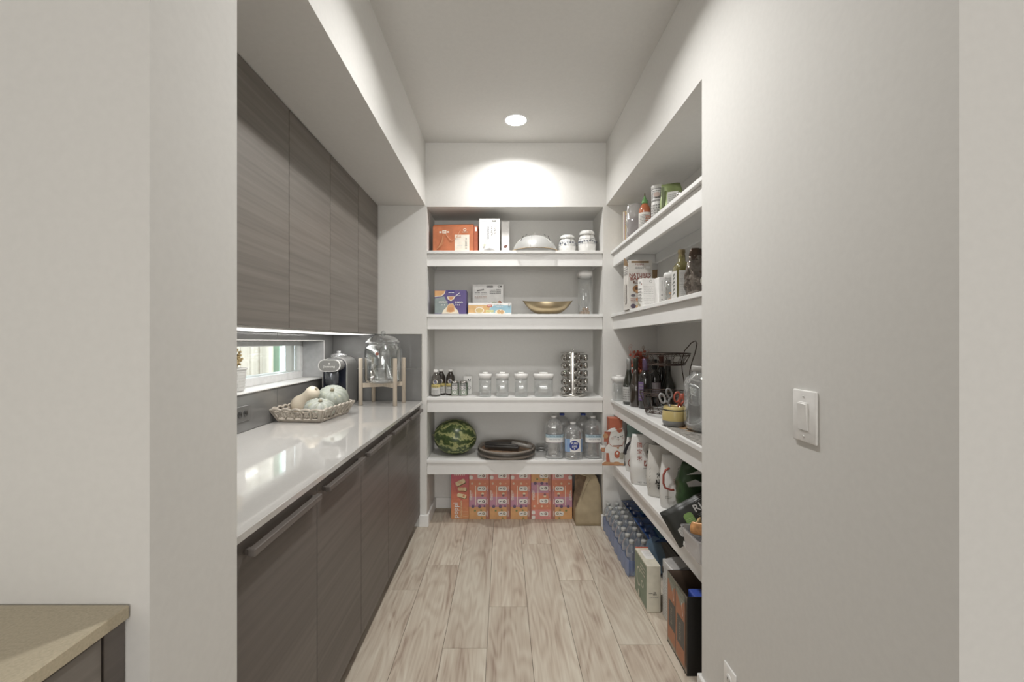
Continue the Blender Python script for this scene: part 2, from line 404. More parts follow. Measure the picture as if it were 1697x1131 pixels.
# window
winr = thing('window_1', '', ''); del winr['label']; del winr['category']; struct(winr)
xw = -1.353
VIN = col('#e9e9e8', .35)
b = MB(); t = .045
for (a, z0, e, z1) in ((wy0, wz0, wy1, wz0+t), (wy0, wz1-.032, wy1, wz1), (wy0, wz0+t, wy0+.035, wz1-.032), (wy1-.035, wz0+t, wy1, wz1-.032)):
    b.box(xw-.04, a, z0, xw, e, z1, VIN, .003)
b.build('window_frame', winr)
b = MB()
for (a, z0, e, z1) in ((wy0, wz1, wy1, wz1+.004), (wy1, wz0, wy1+.004, wz1+.004), (wy0-.004, wz0, wy0, wz1+.004)):
    b.box(xw, a, z0, XL+.011, e, z1, WHITE)
b.build('edge_trim', winr)
b = MB(); b.box(xw, wy0, wz0-.004, XL+.014, wy1, wz0+.002, WHITE, .001); b.build('window_sill', winr)
b = MB(); b.box(xw, wy1-.004, wz0+.004, XL+.008, wy1, wz1, col('#b4b4b5', .15)); b.build('reveal_panel', winr)
b = MB(); b.box(xw-.024, wy0+.03, wz0+t-.005, xw-.02, wy1-.03, wz1-.027, WIN); b.build('pane', winr)
b = MB(); b.box(xw-.10, wy0, wz0-.01, xw-.041, wy1, wz0+t+.004, WHITE, .003); b.build('outer_sill', winr)
b = MB(); b.box(xw-.085, wy1-.07, wz0, xw-.041, wy1-.03, wz1, WHITE, .003); b.build('outer_jamb', winr)
# outside: fence, post, paving
b = MB(); b.box(-6, -1, .3, -1.42, 6, .35, col('#b9b5ab', .9)); struct(b.build('floor_yard'))
fence = thing('fence', 'weathered brown board fence seen through the low pantry window', 'fence', (-2.25, 2.5, .35))
fm = wood_laminate('fence_wood', '#9c8d7a', '#beb09c', 'Z', .5, .8)
for k in range(22):
    b = MB(); b.box(0, -.068, 0, .02, .068, 1.5, fm, .003); o = b.build('board', fence, (random.uniform(-.004, .004), -1.3+k*.142, 0))
b = MB(); b.box(.02, -1.4, .3, .06, 1.9, .38, fm); b.build('rail', fence)
b = MB(); b.box(-.03, -.03, 0, .03, .03, 1.4, col('#8fb79a', .5), .004); tag(b.build('garden_post', None, (-2.1, 4.05, .35)), 'pale green post outside the window against the fence', 'post')

# ------------------------------------------------------------ cabinets
DY = [.952, 1.382, 1.811, 2.241, 2.670, 3.10]
b = MB(); b.box(XL+.008, .932, .877, -.575, YF-.009, .897, QUARTZ, .002, 1)
ct = tag(b.build('countertop'), 'long white quartz countertop over the lower cabinets', 'countertop')
ords = ['nearest', 'second', 'middle', 'fourth', 'farthest']
for i in range(5):
    y0, y1 = DY[i], DY[i+1]-(.010 if i == 4 else 0)
    c = thing('base_cabinet', f'{ords[i]} shaded grey-brown lower cabinet counted from the doorway', 'cabinet', (-.9, (y0+y1)/2, 0), 0, 'lower cabinets')
    hy = (y1-y0)/2
    b = MB(); b.box(-.3, -hy, .085, .285, hy, .876, DGREY); b.build('body', c)
    b = MB(); b.box(.288, -hy+.002, .087, .308, hy-.002, .871, LAM_SHADED, .001); d = b.build('door', c)
    b = MB(); b.box(-.3, -hy, 0, .235, hy, .084, col('#4b4642', .6)); b.build('toe_kick', c)
    b = MB(); b.box(.318, -hy+.035, .828, .336, hy-.028, .846, LAM_SHADED, .002); 
    for yy in (-hy+.04, hy-.05): b.box(.308, yy, .831, .319, yy+.014, .843, LAM_SHADED)
    b.build('handle', d)
    u = thing('wall_cabinet', f'{ords[i]} grey-brown upper cabinet counted from the doorway', 'cabinet', (-1.06, (y0+y1)/2, 1.376), 0, 'upper cabinets')
    b = MB(); b.box(-.16, -hy, 0, .146, hy, ZS-1.376-.001, PLW); b.build('body', u)
    b = MB(); b.box(.148, -hy+.002, -.001, .168, hy-.002, ZS-1.376-.003, LAM, .001); b.build('door', u)
UNDERGLOW = emit('underside_glow', (1, .98, .95), 1.0)  # broad glow stands in for the lit white underside of the cabinets
l = thing('under_cabinet_light', 'white light strip under the upper cabinets, widened to glow as their lit underside', 'light', (-1.05, 2.05, 1.376))
b = MB(); b.box(-.12, -1.04, -.008, .135, 1.04, 0, PLW, .002); b.build('housing', l)
b = MB(); b.box(-.09, -1.0, -.0095, .125, 1.0, -.008, UNDERGLOW); b.build('glow_panel', l)

# ------------------------------------------------------------ shelves
SZ = [1.970, 1.517, .920, .474]; RZ = [1.963, 1.515, .908, .470]
pos = ['top', 'second', 'third', 'lowest']
for i, z in enumerate(SZ):
    s = thing('wall_shelf', f'{pos[i]} white shelf of the back wall alcove', 'shelf', (.0835, 3.275, z), 0, 'back wall shelves')
    hw = .6285
    b = MB(); b.box(-hw, -.175, -.02, hw, .175, 0, TRIM, .0015); b.build('board', s)
    b = MB(); b.box(-hw, -.157, -.108, hw, -.139, -.0202, TRIM, .0015); b.build('apron', s)
    b = MB(); b.box(-hw, .156, -.085, hw, .175, -.0202, TRIM, .001); b.build('cleat', s)
    for sx in (-1, 1): b = MB(); b.box(sx*(hw-.018), -.1385, -.085, sx*hw, .1555, -.0202, TRIM, .001); b.build('cleat', s)
    if i == 0: b = MB(); b.box(-.012, -.1385, -.05, .012, .1555, -.0202, TRIM); b.build('brace', s)
for i, z in enumerate(RZ):
    s = thing('wall_shelf', f'{pos[i]} white shelf of the right wall alcove', 'shelf', (.9335, 2.354, z), 0, 'right wall shelves')
    hy = .746
    b = MB(); b.box(-.1665, -hy, -.02, .1665, hy, 0, TRIM, .0015); b.build('board', s)
    b = MB(); b.box(-.1485, -hy, -.108, -.1305, hy, -.0202, TRIM, .0015); b.build('apron', s)
    b = MB(); b.box(.148, -hy, -.085, .1665, hy, -.0202, TRIM, .001); b.build('cleat', s)
    for sy in (-1, 1): b = MB(); b.box(-.130, sy*(hy-.018), -.085, .1475, sy*hy, -.0202, TRIM, .001); b.build('cleat', s)

# ------------------------------------------------------------ ceiling light, switch, outlets
l = thing('downlight', 'round white recessed ceiling light, the only one in view, near the back shelves', 'light', (DL[0], DL[1], ZC))
b = MB(); b.lathe([(.068, -.004), (.083, -.002), (.084, 0)], TRIM, 40, cap=False); b.lathe([(.068, -.004), (.066, -.001)], TRIM, 40, cap=False); b.build('trim_ring', l)
b = MB(); b.lathe([(.0005, -.003), (.066, -.003)], emit('downlight_lens', (1, .99, .97), 9), 40, cap=False); b.build('lens', l)
l2 = copy_tree(l); l2.location.y = 1.6; l2['label'] = 'round white recessed ceiling light out of view, added to brighten the pantry'  # fixture copied for the added fill lamp
s = thing('light_switch', 'white rocker switch on the right-hand wall', 'light switch', (XRW, 1.053, 1.138), -PI/2)
b = MB(); b.box(-.0405, -.007, -.063, .0405, 0, .063, PLW, .003, 2); b.build('plate', s)
b = MB(); b.box(-.017, -.0095, -.034, .017, -.007, .034, WHITE, .001)
b.add([(-.015, -.0095, -.03), (.015, -.0095, -.03), (.015, -.0135, .03), (-.015, -.0135, .03), (-.015, -.0095, .031), (.015, -.0095, .031)], [(0, 1, 2, 3), (3, 2, 5, 4), (0, 3, 4), (1, 5, 2)], PLW); b.build('rocker', s)
for zz in (-.048, .048):
    b = MB(); b.T = Matrix.Translation((0, -.0072, zz)) @ Matrix.Rotation(PI/2, 4, 'X'); b.lathe([(.003, 0), (.0028, .001)], PLW, 10); b.build('screw', s)
s = thing('wall_outlet', 'white power outlet low on the right-hand wall', 'outlet', (XRW, 1.402, .208), -PI/2)
b = MB(); b.box(-.036, -.006, -.058, .036, 0, .058, PLW, .003, 2); b.build('plate', s)
for zz in (-.02, .02):
    b = MB(); b.T = Matrix.Translation((0, -.006, zz)) @ Matrix.Rotation(PI/2, 4, 'X'); b.lathe([(.016, 0), (.015, .002)], WHITE, 16)
    b.T = Matrix.Identity(4); b.box(-.007, -.0085, zz-.004, -.005, -.0079, zz+.004, BLACK); b.box(.005, -.0085, zz-.004, .007, -.0079, zz+.004, BLACK); b.build('socket', s)
s = thing('wall_outlet', 'dark grey outlet plate on the tiles under the window', 'outlet', (XL+.008, 2.012, .984), PI/2)
b = MB(); b.box(-.058, -.005, -.036, .058, 0, .036, col('#6b6a68', .3), .002); b.build('plate', s)
for xx in (-.022, .022):
    b = MB(); b.T = Matrix.Translation((xx, -.005, 0)) @ Matrix.Rotation(PI/2, 4, 'X'); b.lathe([(.016, 0), (.015, .002)], col('#3d3c3b', .3), 16)
    b.T = Matrix.Identity(4); b.box(xx-.007, -.0085, -.004, xx-.005, -.0079, .004, BLACK); b.box(xx+.005, -.0085, -.004, xx+.007, -.0079, .004, BLACK); b.build('socket', s)

# ------------------------------------------------------------ kitchen counter at lower left
k = thing('kitchen_cabinet', 'grey-brown kitchen cabinet in the lower left foreground', 'cabinet', (-.95, -.4, 0))
b = MB(); b.box(-.3, -1.0, .09, .325, 1.098, .872, DGREY); b.build('body', k)
b = MB(); b.box(.326, 1.062, .09, .342, 1.098, .872, LAM_SHADED, .001); b.build('filler', k)
for a in range(4):
    b = MB(); b.box(.326, 1.0585-(a+1)*.51, .093, .344, 1.0585-a*.51-.003, .870, LAM, .001); b.build('door', k)
b = MB(); b.box(-.3, -1.0, 0, .27, 1.098, .089, DGREY); b.build('toe_kick', k)
b = MB(); b.box(-1.25, -1.4, .874, -.600, .698, .896, KQ, .002); tag(b.build('kitchen_countertop'), 'beige stone counter at the lower left, in the kitchen', 'countertop')
#--OBJ--
# ============================================================ OBJECTS
ORG = '#c4682c'; INK = col('#2c2a29', .6); INKG = col('#8d8b88', .6); WH = col('#e9e7e3', .5)
def carton(name, label, cat, loc, w, d, h, mat, rz=0, group=None, bev=.0015, top=None):
    t = thing(name, label, cat, loc, rz, group)
    b = MB(); b.box(-w/2, -d/2, 0, w/2, d/2, h, mat, bev); b.build('body', t); return t
# ---------------- back wall, top shelf
z = SZ[0]+.0005
Yf = 3.16
om = col(ORG, .5, 0, .12, 25)
t = thing('gift_box', 'orange carrying gift box with white label at left end of top shelf', 'box', ((X(718, Yf)+X(792, Yf))/2, Yf+.06, z))
w = X(785, Yf)-X(718, Yf); dx = -.018; h = .208
b = MB(); b.box(dx-w/2, -.06, 0, dx+w/2, .06, h-.02, om, .001)
b.add([(dx-w/2, -.06, h-.02), (dx+w/2, -.06, h-.02), (dx+w/2, .06, h-.02), (dx-w/2, .06, h-.02), (dx-w/2+.006, -.03, h), (dx+w/2, -.03, h+.006), (dx+w/2, .03, h+.006), (dx-w/2+.006, .03, h)],
      [(0, 1, 5, 4), (1, 2, 6, 5), (2, 3, 7, 6), (3, 0, 4, 7), (4, 5, 6, 7)], om); b.build('body', t)
b = MB(); b.box(dx+w/2+.002, -.05, 0, dx+w/2+.034, .055, .195, col('#b4531f', .5, 0, .1), .001); b.build('side_panel', t)
b = MB(); b.box(dx+w/2+.012, -.052, .155, dx+w/2+.024, -.0505, .185, WH, .0004); b.build('handle_tab', t)
p = Print(lambda u, v, l: (dx+u, -.06-l, v)); cr = col('#e6dccb', .6); go = col('#cf8a52', .5)
p.rect(.012, .004, .128-.01, .128, cr); p.rect(-.1, .14, -.085, .152, cr); p.rect(-.078, .137, -.05, .160, cr); p.rect(-.073, .142, -.055, .155, om); p.text('回', -.064, .1485, .016, cr)
p.rect(-.044, .142, -.03, .153, cr); p.disc(.085, .163, .012, cr, .01); p.disc(.085, .163, .008, om, .006); p.bars(.065, .143, .105, .151, 1, cr, 2)
p.text('오', .096, .098, .016, INKG); p.bars(.088, .02, .102, .085, 6, INKG, 3); p.bars(.018, .105, .06, .122, 2, go, 4); p.bars(.03, .03, .07, .05, 2, col('#cfd2cc', .6), 5)
for i in range(16):   # embossed gold sprig
    a = .5+.07*i; p.line([(-.13+.004*i, .01+.003*i), (-.13+.004*i+.05*math.cos(a), .01+.003*i+.085*math.sin(a))], .0016, go)
p.build(t)
b = MB(); b.tube([(dx-.055+.11*i/10, -.0625-.004*math.sin(PI*i/10), .135-.062*math.sin(PI*i/10)+.028*i/10) for i in range(11)], .0014, col('#d8a27c', .5)); b.build('cord', t)
Yw = 3.15
def brushwork(p, u, v, hgt, seed, m, sc=1):
    R = random.Random(seed); y = v
    while y > v-hgt:
        n = R.choice((2, 3))
        for _ in range(n):
            a = R.uniform(-.7, .7)+R.choice((0, PI/2)); L = R.uniform(.004, .009)*sc
            p.line([(u-L*math.cos(a), y-L*math.sin(a)), (u+L*math.cos(a), y+L*math.sin(a))], .0016*sc, m)
        y -= .014*sc
t = carton('tea_box', 'tall white printed box with black brush lettering beside orange gift box', 'box', ((X(794, Yw)+X(828, Yw))/2, Yw+.05, z), X(828, Yw)-X(794, Yw), .10, .242, WH)
p = Print(front(.10)); p.line([(-.074, .214), (.074, .214)], .0012, INKG); p.bars(-.055, .221, -.02, .229, 1, INKG, 1); p.rect(.018, .22, .05, .23, INK); p.rect(.024, .2225, .044, .2275, WH)
brushwork(p, -.008, .178, .09, 4, INK, 1.1); brushwork(p, .018, .180, .06, 5, INK); brushwork(p, .04, .176, .05, 6, INK, .8)
p.line([(-.03, .15), (-.02, .06), (-.012, .02)], .0015, col('#cfcdca', .5)); p.disc(-.035, .048, .009, col('#c9ccb6', .6))
p.poly([(-.06, .003), (-.035, .016), (-.02, .019), (.0, .027), (.02, .022), (.04, .012), (.055, .003)], col('#a3a19e', .6)); p.poly([(-.03, .003), (-.01, .014), (.008, .021), (.014, .003)], INKG); p.build(t)
t = carton('tea_box', 'plain white box with small brown emblem behind brush-lettered box', 'box', (X(837.5, 3.27), 3.27, z), .058, .09, .243, WH)
p = Print(front(.09)); em = col('#6d4438', .6); p.poly([(-.014, .056), (-.004, .066), (.016, .068), (.012, .056), (.006, .044), (-.010, .046)], em); p.bars(-.012, .030, .012, .038, 1, INKG, 1); p.build(t)
# mesh food cover
Yc = 3.20
t = thing('food_cover', 'white mesh dome food cover with wire loop in middle of top shelf', 'food cover', (X(886, Yc), Yc, z))
NET = thin_glass('mesh_net', (.93, .93, .92), .08, .4, .3, .30, (.72, .72, .71)); R_ = .166
b = MB(); pr = [(R_, .006), (R_*.955, .032), (R_*.86, .062), (R_*.70, .090), (R_*.50, .111), (R_*.27, .123), (.004, .128)]; b.lathe(pr, NET, 40, cap=False); b.build('net', t)
wr = col('#b5b2ac', .4, .4); tan = col('#b69a6f', .7)
b = MB(); ring = [(R_*math.cos(a*PI/32), R_*math.sin(a*PI/32), .004) for a in range(64)]; b.tube(ring, .0022, wr, 6, True)
for k in range(6):
    a = k*PI/3+.26; b.tube([(r*math.cos(a)*1.005, r*math.sin(a)*1.005, z_+.001) for r, z_ in pr], .0014, wr, 5)
b.build('wire_frame', t)
b = MB()
for k in range(96): a = 2*PI*k/96; b.sphere(((R_+.003)*math.cos(a), (R_+.003)*math.sin(a), .0085), .0052, .0052, .0035, tan, 6, 4)
o = b.build('beaded_rim', t); o['kind'] = 'stuff'
b = MB(); b.tube([(.007*math.cos(a*PI/8), 0, .138+.013*math.sin(a*PI/8)) for a in range(16)], .0016, wr, 6, True); b.build('loop', t)
b = MB()
for sx, a in ((-1, .3), (1, .2), (-1, 1.0), (1, .8)):
    q = [Vector((sx*.085*1.02*math.cos(0)+sx*.018*tt, -.105+.02*tt, .104-.03*tt)) for tt in (0, .5, 1)]
    if a > .5: q = [Vector((sx*.06+sx*.012*tt, -.095, .115-.006*tt)) for tt in (0, .5, 1)]
    b.tube(q, .0018, INK, 5)
b.build('leaf_motif', t)['kind'] = 'stuff'
# ceramic jars
FLO = col('#5f6675', .4); RIM = col('#e7e6e2', .18, coat=.5)
def clamp_jar(label, px0, px1, top, Y):
    r = (X(px1, Y)-X(px0, Y))/2*.95; h = Z(top, Y)-z
    t = thing('ceramic_jar', label, 'jar', (X((px0+px1)/2, Y), Y, z), .2)
    b = MB(); b.lathe([(r*.78, 0), (r*.93, .008), (r, h*.3), (r*.99, h*.52), (r*.86, h*.66), (r*.80, h*.70), (r*.84, h*.74)], RIM, 32); b.build('body', t)
    b = MB(); b.lathe([(r*.84, h*.745), (r*.86, h*.82), (r*.84, h*.86), (r*.7, h*.93), (r*.3, h*.97), (.001, h*.975)], RIM, 32); l_ = b.build('lid', t)
    b = MB(); b.tube([((r*.85+.001)*math.cos(a*PI/16), (r*.85+.001)*math.sin(a*PI/16), h*.74) for a in range(32)], .0018, STEEL, 6, True)
    b.tube([(.0, -r*.88, h*.74), (.003, -r*.99, h*.66), (.001, -r*1.03, h*.5)], .0022, STEEL, 6); b.tube([(-.006, -r*.86, h*.88), (-.006, -r*.97, h*.74), (.006, -r*.97, h*.74), (.006, -r*.86, h*.88)], .0012, STEEL, 5); b.build('clamp', t)
    p = Print(roundf(r*1.0)); R = random.Random(px0)
    rrect(p, -r*2.2, h*.56, r*2.2, h*.572, FLO, 24); rrect(p, -r*2.2, h*.36, r*2.2, h*.37, FLO, 24)
    u = -r*1.5
    while u < r*1.5:
        v = h*.46+R.uniform(-.006, .006); s_ = R.uniform(.005, .009)
        for a in range(5): p.disc(u+s_*.6*math.cos(a*1.257), v+s_*.6*math.sin(a*1.257), s_*.42, FLO, n=7)
        p.line([(u, v), (u+.009, v+R.uniform(-.008, .008)), (u+.016, v)], .0012, FLO); u += .019
    p.build(t, 'floral_band'); return t
clamp_jar('shorter white ceramic clamp jar with blue floral band on top shelf', 925, 955, 389, 3.22)
clamp_jar('taller white ceramic clamp jar with blue floral band at right end', 957, 988, 381, 3.22)
# ---------------- back wall, second shelf
z = SZ[1]+.0005; Yf = 3.14
pu = col('#5d4b8c', .45); gr_ = col('#8e9c9b', .45); pk = col('#dfa35c', .5); cream = col('#ecdfc4', .5)
w = X(773, Yf)-X(720, Yf); t = thing('snack_box', 'purple and grey snack box with open top at left end of second shelf', 'box', ((X(773, Yf)+X(720, Yf))/2, Yf+.06, z))
b = MB(); h = .175; b.box(-w/2, -.06, 0, w/2, .06, .003, pu)
for a in ((-w/2, -.06, w/2, -.058), (-w/2, .058, w/2, .06), (-w/2, -.06, -w/2+.002, .06), (w/2-.002, -.06, w/2, .06)): b.box(a[0], a[1], .0, a[2], a[3], h, pu)
b.box(-w/2+.002, -.058, .16, w/2-.002, .058, .162, col('#4a3323', .8)); b.add([(-w/2+.002, .06, h), (-w/2-.018, .055, h-.03), (-w/2-.022, .06, .0), (-w/2, .06, 0)], [(0, 1, 2, 3)], col('#8c7a68', .7)); b.build('body', t)
p = Print(front(.12)); x0 = -w/2+.002; x1 = w/2-.002
p.rect(x0, .006, x1, h-.012, pu); p.poly([(x0, .006), (.005, .006), (-.02, .08), (-.045, h-.045), (x0, h-.06)], gr_); p.poly([(x0, h-.05), (-.065, h-.045), (-.045, h-.03), (-.035, h-.004), (x0, h-.004)], cream); p.poly([(x0, h-.044), (-.07, h-.04), (-.048, h-.025), (-.04, h-.004), (x0, h-.004)], pk)
p.poly([(-.02, h-.002), (.03, h-.002), (.034, h-.022), (.0, h-.028), (-.022, h-.02)], col('#3a2f80', .4)); p.bars(-.014, h-.024, .028, h-.014, 1, WH, 3)
p.poly([(-.022, .13), (.03, .13), (.032, .118), (.018, .104), (.004, .095), (-.014, .104), (-.024, .118)], cream); p.poly([(-.016, .127), (.026, .127), (.014, .108), (-.006, .106)], col('#d98f4e', .5)); p.line([(.032, .128), (.066, .155)], .004, WH)
p.poly([(-.062, .004), (-.05, .03), (-.03, .05), (-.01, .076), (.02, .078), (.032, .05), (.052, .03), (.062, .004)], cream); p.poly([(-.03, .02), (-.02, .06), (-.005, .074), (.018, .074), (.028, .056), (.03, .02), (0, .012)], pk); p.disc(.004, .036, .022, col('#d8924a', .5), .018)
p.text('CREAMY', -.052, .088, .017, WH); p.text('JUMBO', .062, .086, .018, WH)
for u in (-.06, -.042, .04, .053, .066): p.disc(u, .068, .004, WH)
p.bars(.045, h-.042, .075, h-.036, 1, WH, 8); p.build(t)
Yb = 3.33; t = carton('snack_box', 'white frozen-snack style box with grey lettering standing behind flat box', 'box', ((X(783, Yb)+X(834, Yb))/2, Yb+.03, z), X(834, Yb)-X(783, Yb), .06, Z(471.5, Yb)-z, WH)
hh = Z(471.5, Yb)-z; p = Print(front(.06)); g2 = col('#7a7875', .6)
p.pill(-.012, hh-.026, .04, hh-.01, g2); p.text('Gourmet', .014, hh-.018, .014, WH); p.pill(.075, hh-.024, .108, hh-.010, g2); p.rect(.08, hh-.020, .092, hh-.014, WH)
p.poly([(-.085, hh-.055), (-.03, hh-.046), (-.03, hh-.036), (-.085, hh-.045)], g2); p.bars(-.1, hh-.080, -.06, hh-.06, 2, g2, 3); p.bars(-.05, hh-.08, -.01, hh-.06, 2, g2, 4); p.bars(.015, hh-.075, .06, hh-.04, 3, g2, 5); p.bars(.065, hh-.075, .1, hh-.035, 3, g2, 6); p.bars(-.1, hh-.11, -.01, hh-.09, 2, col('#c5a691', .6), 7)
p.disc(.01, .085, .03, col('#cf9876', .6), .016); p.disc(.09, .09, .018, col('#c98f62', .6), .026); p.disc(.05, .098, .02, col('#b9c1a6', .6), .012); p.disc(.095, .1, .009, col('#b5533a', .6), .012); p.build(t)
Ya = 3.16; w = X(847.5, Ya)-X(776, Ya); t = carton('snack_box', 'low orange and blue printed box in front on second shelf', 'box', ((X(847.5, Ya)+X(776, Ya))/2, Ya+.045, z), w, .09, .085, WH)
p = Print(front(.09)); p.rect(-w/2, .012, .0, .068, col('#dfae62', .5)); p.poly([(.01, .012), (w/2-.001, .012), (w/2-.001, .066), (.03, .066), (-.005, .04)], col('#8fbccd', .5)); p.bars(-.1, .05, -.05, .058, 1, WH, 2)
p.disc(-.075, .03, .034, cream, .022); p.disc(-.075, .03, .027, col('#d7b76c', .5), .017); p.text('VALUE PACK', .0, .034, .0105, INK) if False else None
p.rect(-.03, .016, .028, .032, col('#e4e08d', .5)); p.text('VALUE PACK', -.001, .024, .010, col('#5b6a2c', .5)); p.pill(-.02, .054, .016, .072, col('#c65b3c', .5)); p.bars(-.014, .059, .010, .068, 1, WH, 2)
p.bars(.045, .05, .095, .061, 1, WH, 9); p.disc(.075, .018, .036, cream, .018); p.disc(.066, .02, .014, col('#d0a25e', .5)); p.disc(.088, .018, .014, col('#c99a58', .5)); p.bars(.03, .070, .09, .076, 1, INKG, 7); p.rect(w/2-.024, .062, w/2-.008, .078, INKG); p.rect(w/2-.022, .064, w/2-.01, .076, WH); p.build(t)
# boat bowl
Y = 3.19; GOLD = col('#bda880', .3, .85, .05, 12); xc = X(908, Y); hw_ = (X(950, Y)-X(867, Y))/2
b = MB(); N1, N2 = 24, 14; vs_, fs = [], []
def boat(u, v, o_=0):
    x = hw_*(2*u-1); k = 1-abs(2*u-1)**2.2; dp = .085*max(k, 0)**.8+.004; zt = .104-.013*max(k, 0)**.8
    a = PI*v; zb = .104*abs(2*u-1)**2.9; y = -dp*math.cos(a); zz = zt-(zt-zb-o_)*math.sin(a)**.8; return (x, y*(1-o_*10), zz)
for sft in (0, .004):
    base = len(vs_)
    for i in range(N1+1):
        for j in range(N2+1): vs_.append(boat(i/N1, j/N2, sft))
    for i in range(N1):
        for j in range(N2):
            q = (base+i*(N2+1)+j, base+(i+1)*(N2+1)+j, base+(i+1)*(N2+1)+j+1, base+i*(N2+1)+j+1); fs.append(q if sft == 0 else q[::-1])
b.keep = True; b.add(vs_, fs, GOLD, True); o = b.build('bowl', None, (xc, Y+.02, z)); tag(o, 'champagne gold boat-shaped bowl on second shelf', 'bowl')
# tall canister
CAN = thin_glass('canister_acrylic', (.94, .95, .95), .22, .05, .7, .10, (.75, .76, .76)); LIDM = col('#e8e6e2', .35)
def canister(label, x, y, z, w, h, group=None, rz=0, dep=None, fill=None):
    t = thing('storage_canister', label, 'canister', (x, y, z), rz, group); r = w/2; sy = (dep or w)/w
    b = MB(); hb = h*.80 if h < .25 else h-.03
    b.lathe([(r*.80, 0), (r*.86, .003), (r*.88, hb*.5), (r*.88, hb)], CAN, 24, rnd=4, sy=sy); b.build('body', t)
    b = MB(); q = min(.03, h*.16); b.lathe([(r*.82, hb-.012), (r*.88, hb), (r*.98, hb+.004), (r, hb+q*.7), (r*.94, hb+q), (.0005, hb+q)], LIDM, 24, rnd=4, sy=sy); l_ = b.build('lid', t)
    b = MB(); b.lathe([(r*.42, hb+q), (r*.42, hb+q+.010), (r*.36, hb+q+.012), (.0005, hb+q+.012)], LIDM, 16, rnd=4, sy=sy); b.build('button', l_)
    b = MB(); b.lathe([(r*.885, hb-.016), (r*.89, hb-.012)], col('#a9a7a4', .5), 24, rnd=4, sy=sy, cap=False); b.build('gasket', t)
    return t
t = canister('tall narrow clear canister holding few walnuts, right end of second shelf', X(969, 3.24), 3.24, z, .108, Z(452, 3.24)-z)
NUT = col('#a98355', .8, 0, .25, 60, .3)
wl = [f'walnut {q} at the bottom of the tall canister' for q in ('on the front left', 'in the front middle', 'on the front right', 'in the back middle', 'on the back right', 'on the back left', 'heaped on top, on the left', 'heaped on top, on the right')]
for i, (dx, dy, dz) in enumerate(((-.024, -.02, 0), (.006, -.024, 0), (.028, -.01, 0), (-.012, .012, 0), (.018, .02, 0), (-.03, .02, 0), (-.01, -.01, .026), (.02, -.004, .026))):
    b = MB(); b.sphere((0, 0, .014), .014, .014, .0135, NUT, 10, 7, lambda d, a, t: 1+.06*math.sin(7*a)+.05*math.sin(9*t)); tag(b.build('walnut', None, (t.location.x+dx*.8, t.location.y+dy, z+.003+dz)), wl[i], 'nut', 'walnuts in the tall canister')
# ---------------- back wall, third shelf
z = SZ[2]+.0005
YL = col('#cdb95c', .5); LBL = col('#cfcdc8', .5)
def drink_bottle(label, px, Y, dark):
    t = thing('drink_bottle', label, 'bottle', (X(px, Y), Y, z)); s = 1
    g = thin_glass('bottle_'+dark, lin((.75, .74, .72)), .3, .03, .7, .55, hexc('#6b655e')) if dark == 'pale' else col('#3b332d', .12, 0, .2)
    b = MB(); b.lathe([(.030, 0), (.034, .006), (.034, .12), (.031, .14), (.017, .165), (.0145, .172), (.0145, .182)], g, 24); b.build('glass', t)
    b = MB(); b.lathe([(.0165, .1755), (.017, .178), (.017, .191), (.015, .193), (.0005, .193)], WHITE, 20); b.build('cap', t)
    p = Print(roundf(.034)); rrect(p, -.045, .014, .045, .085, LBL); rrect(p, -.045, .066, .045, .088, YL); p.disc(0, .105, .017, cream); p.disc(0, .107, .012, col('#7f84a8', .5)); p.bars(-.022, .02, .022, .05, 4, INKG, px); p.bars(-.02, .06, .02, .075, 2, INK, px+1); p.build(t, 'label_print')
drink_bottle('front left drink bottle with white cap and yellow-white label', 722.5, 3.19, 'pale')
drink_bottle('dark drink bottle tucked behind between two others at shelf left', 731, 3.27, 'dark')
drink_bottle('dark drink bottle with white cap beside the small cans', 746.5, 3.26, 'dark')
DG = col('#1f4a22', .3, 0, .1)
for px, lb in ((754, 'small can printed with black and white rings, left of pair'), (768.5, 'small can printed with black and white rings, right of pair')):
    Y = 3.2; t = thing('drink_can', lb, 'can', (X(px, Y), Y, z)); b = MB(); b.lathe([(.025, 0), (.028, .004), (.028, .100), (.025, .108), (.0245, .110), (.022, .109), (.0005, .108)], STEEL, 24); b.build('can_body', t)
    p = Print(roundf(.028)); rrect(p, -.088, .008, -.026, .098, DG); rrect(p, .026, .008, .088, .098, DG); rrect(p, -.026, .008, .026, .045, col('#a3aa9b', .5)); rrect(p, -.026, .045, .026, .098, col('#4d4c49', .5))
    p.text('88', 0, .079, .042, WH, sx=1.1); p.text('88', 0, .059, .042, WH, sx=1.1); p.line([(-.026, .042), (.026, .042)], .003, INK); p.disc(0, .028, .010, WH); p.bars(-.015, .012, .015, .02, 1, DG, 3); p.build(t, 'label_print')
Y = 3.30; t = carton('small_box', 'small white box with black marks behind the cans', 'box', (X(775, Y), Y+.02, z), .062, .04, .137, WH)
p = Print(front(.04)); p.rect(.004, .102, .024, .118, INK); p.rect(.009, .108, .02, .121, WH); p.bars(.006, .09, .024, .098, 1, INK, 2); p.disc(.012, .05, .013, INKG); p.disc(.012, .05, .010, WH); p.build(t)
for i, (p0, p1, lb) in enumerate(((793, 815.5, 'first white-lidded square canister from the left on third shelf'), (821, 844, 'second white-lidded square canister from the left on third shelf'), (852, 875.5, 'third white-lidded square canister from the left on third shelf'), (883.5, 918, 'widest white-lidded clear canister next to the spice rack'))):
    Y = 3.17; w = X(p1, Y)-X(p0, Y); canister(lb, X((p0+p1)/2, Y), Y+.005, z, w, .172, 'white-lidded canisters on third shelf', dep=.10)
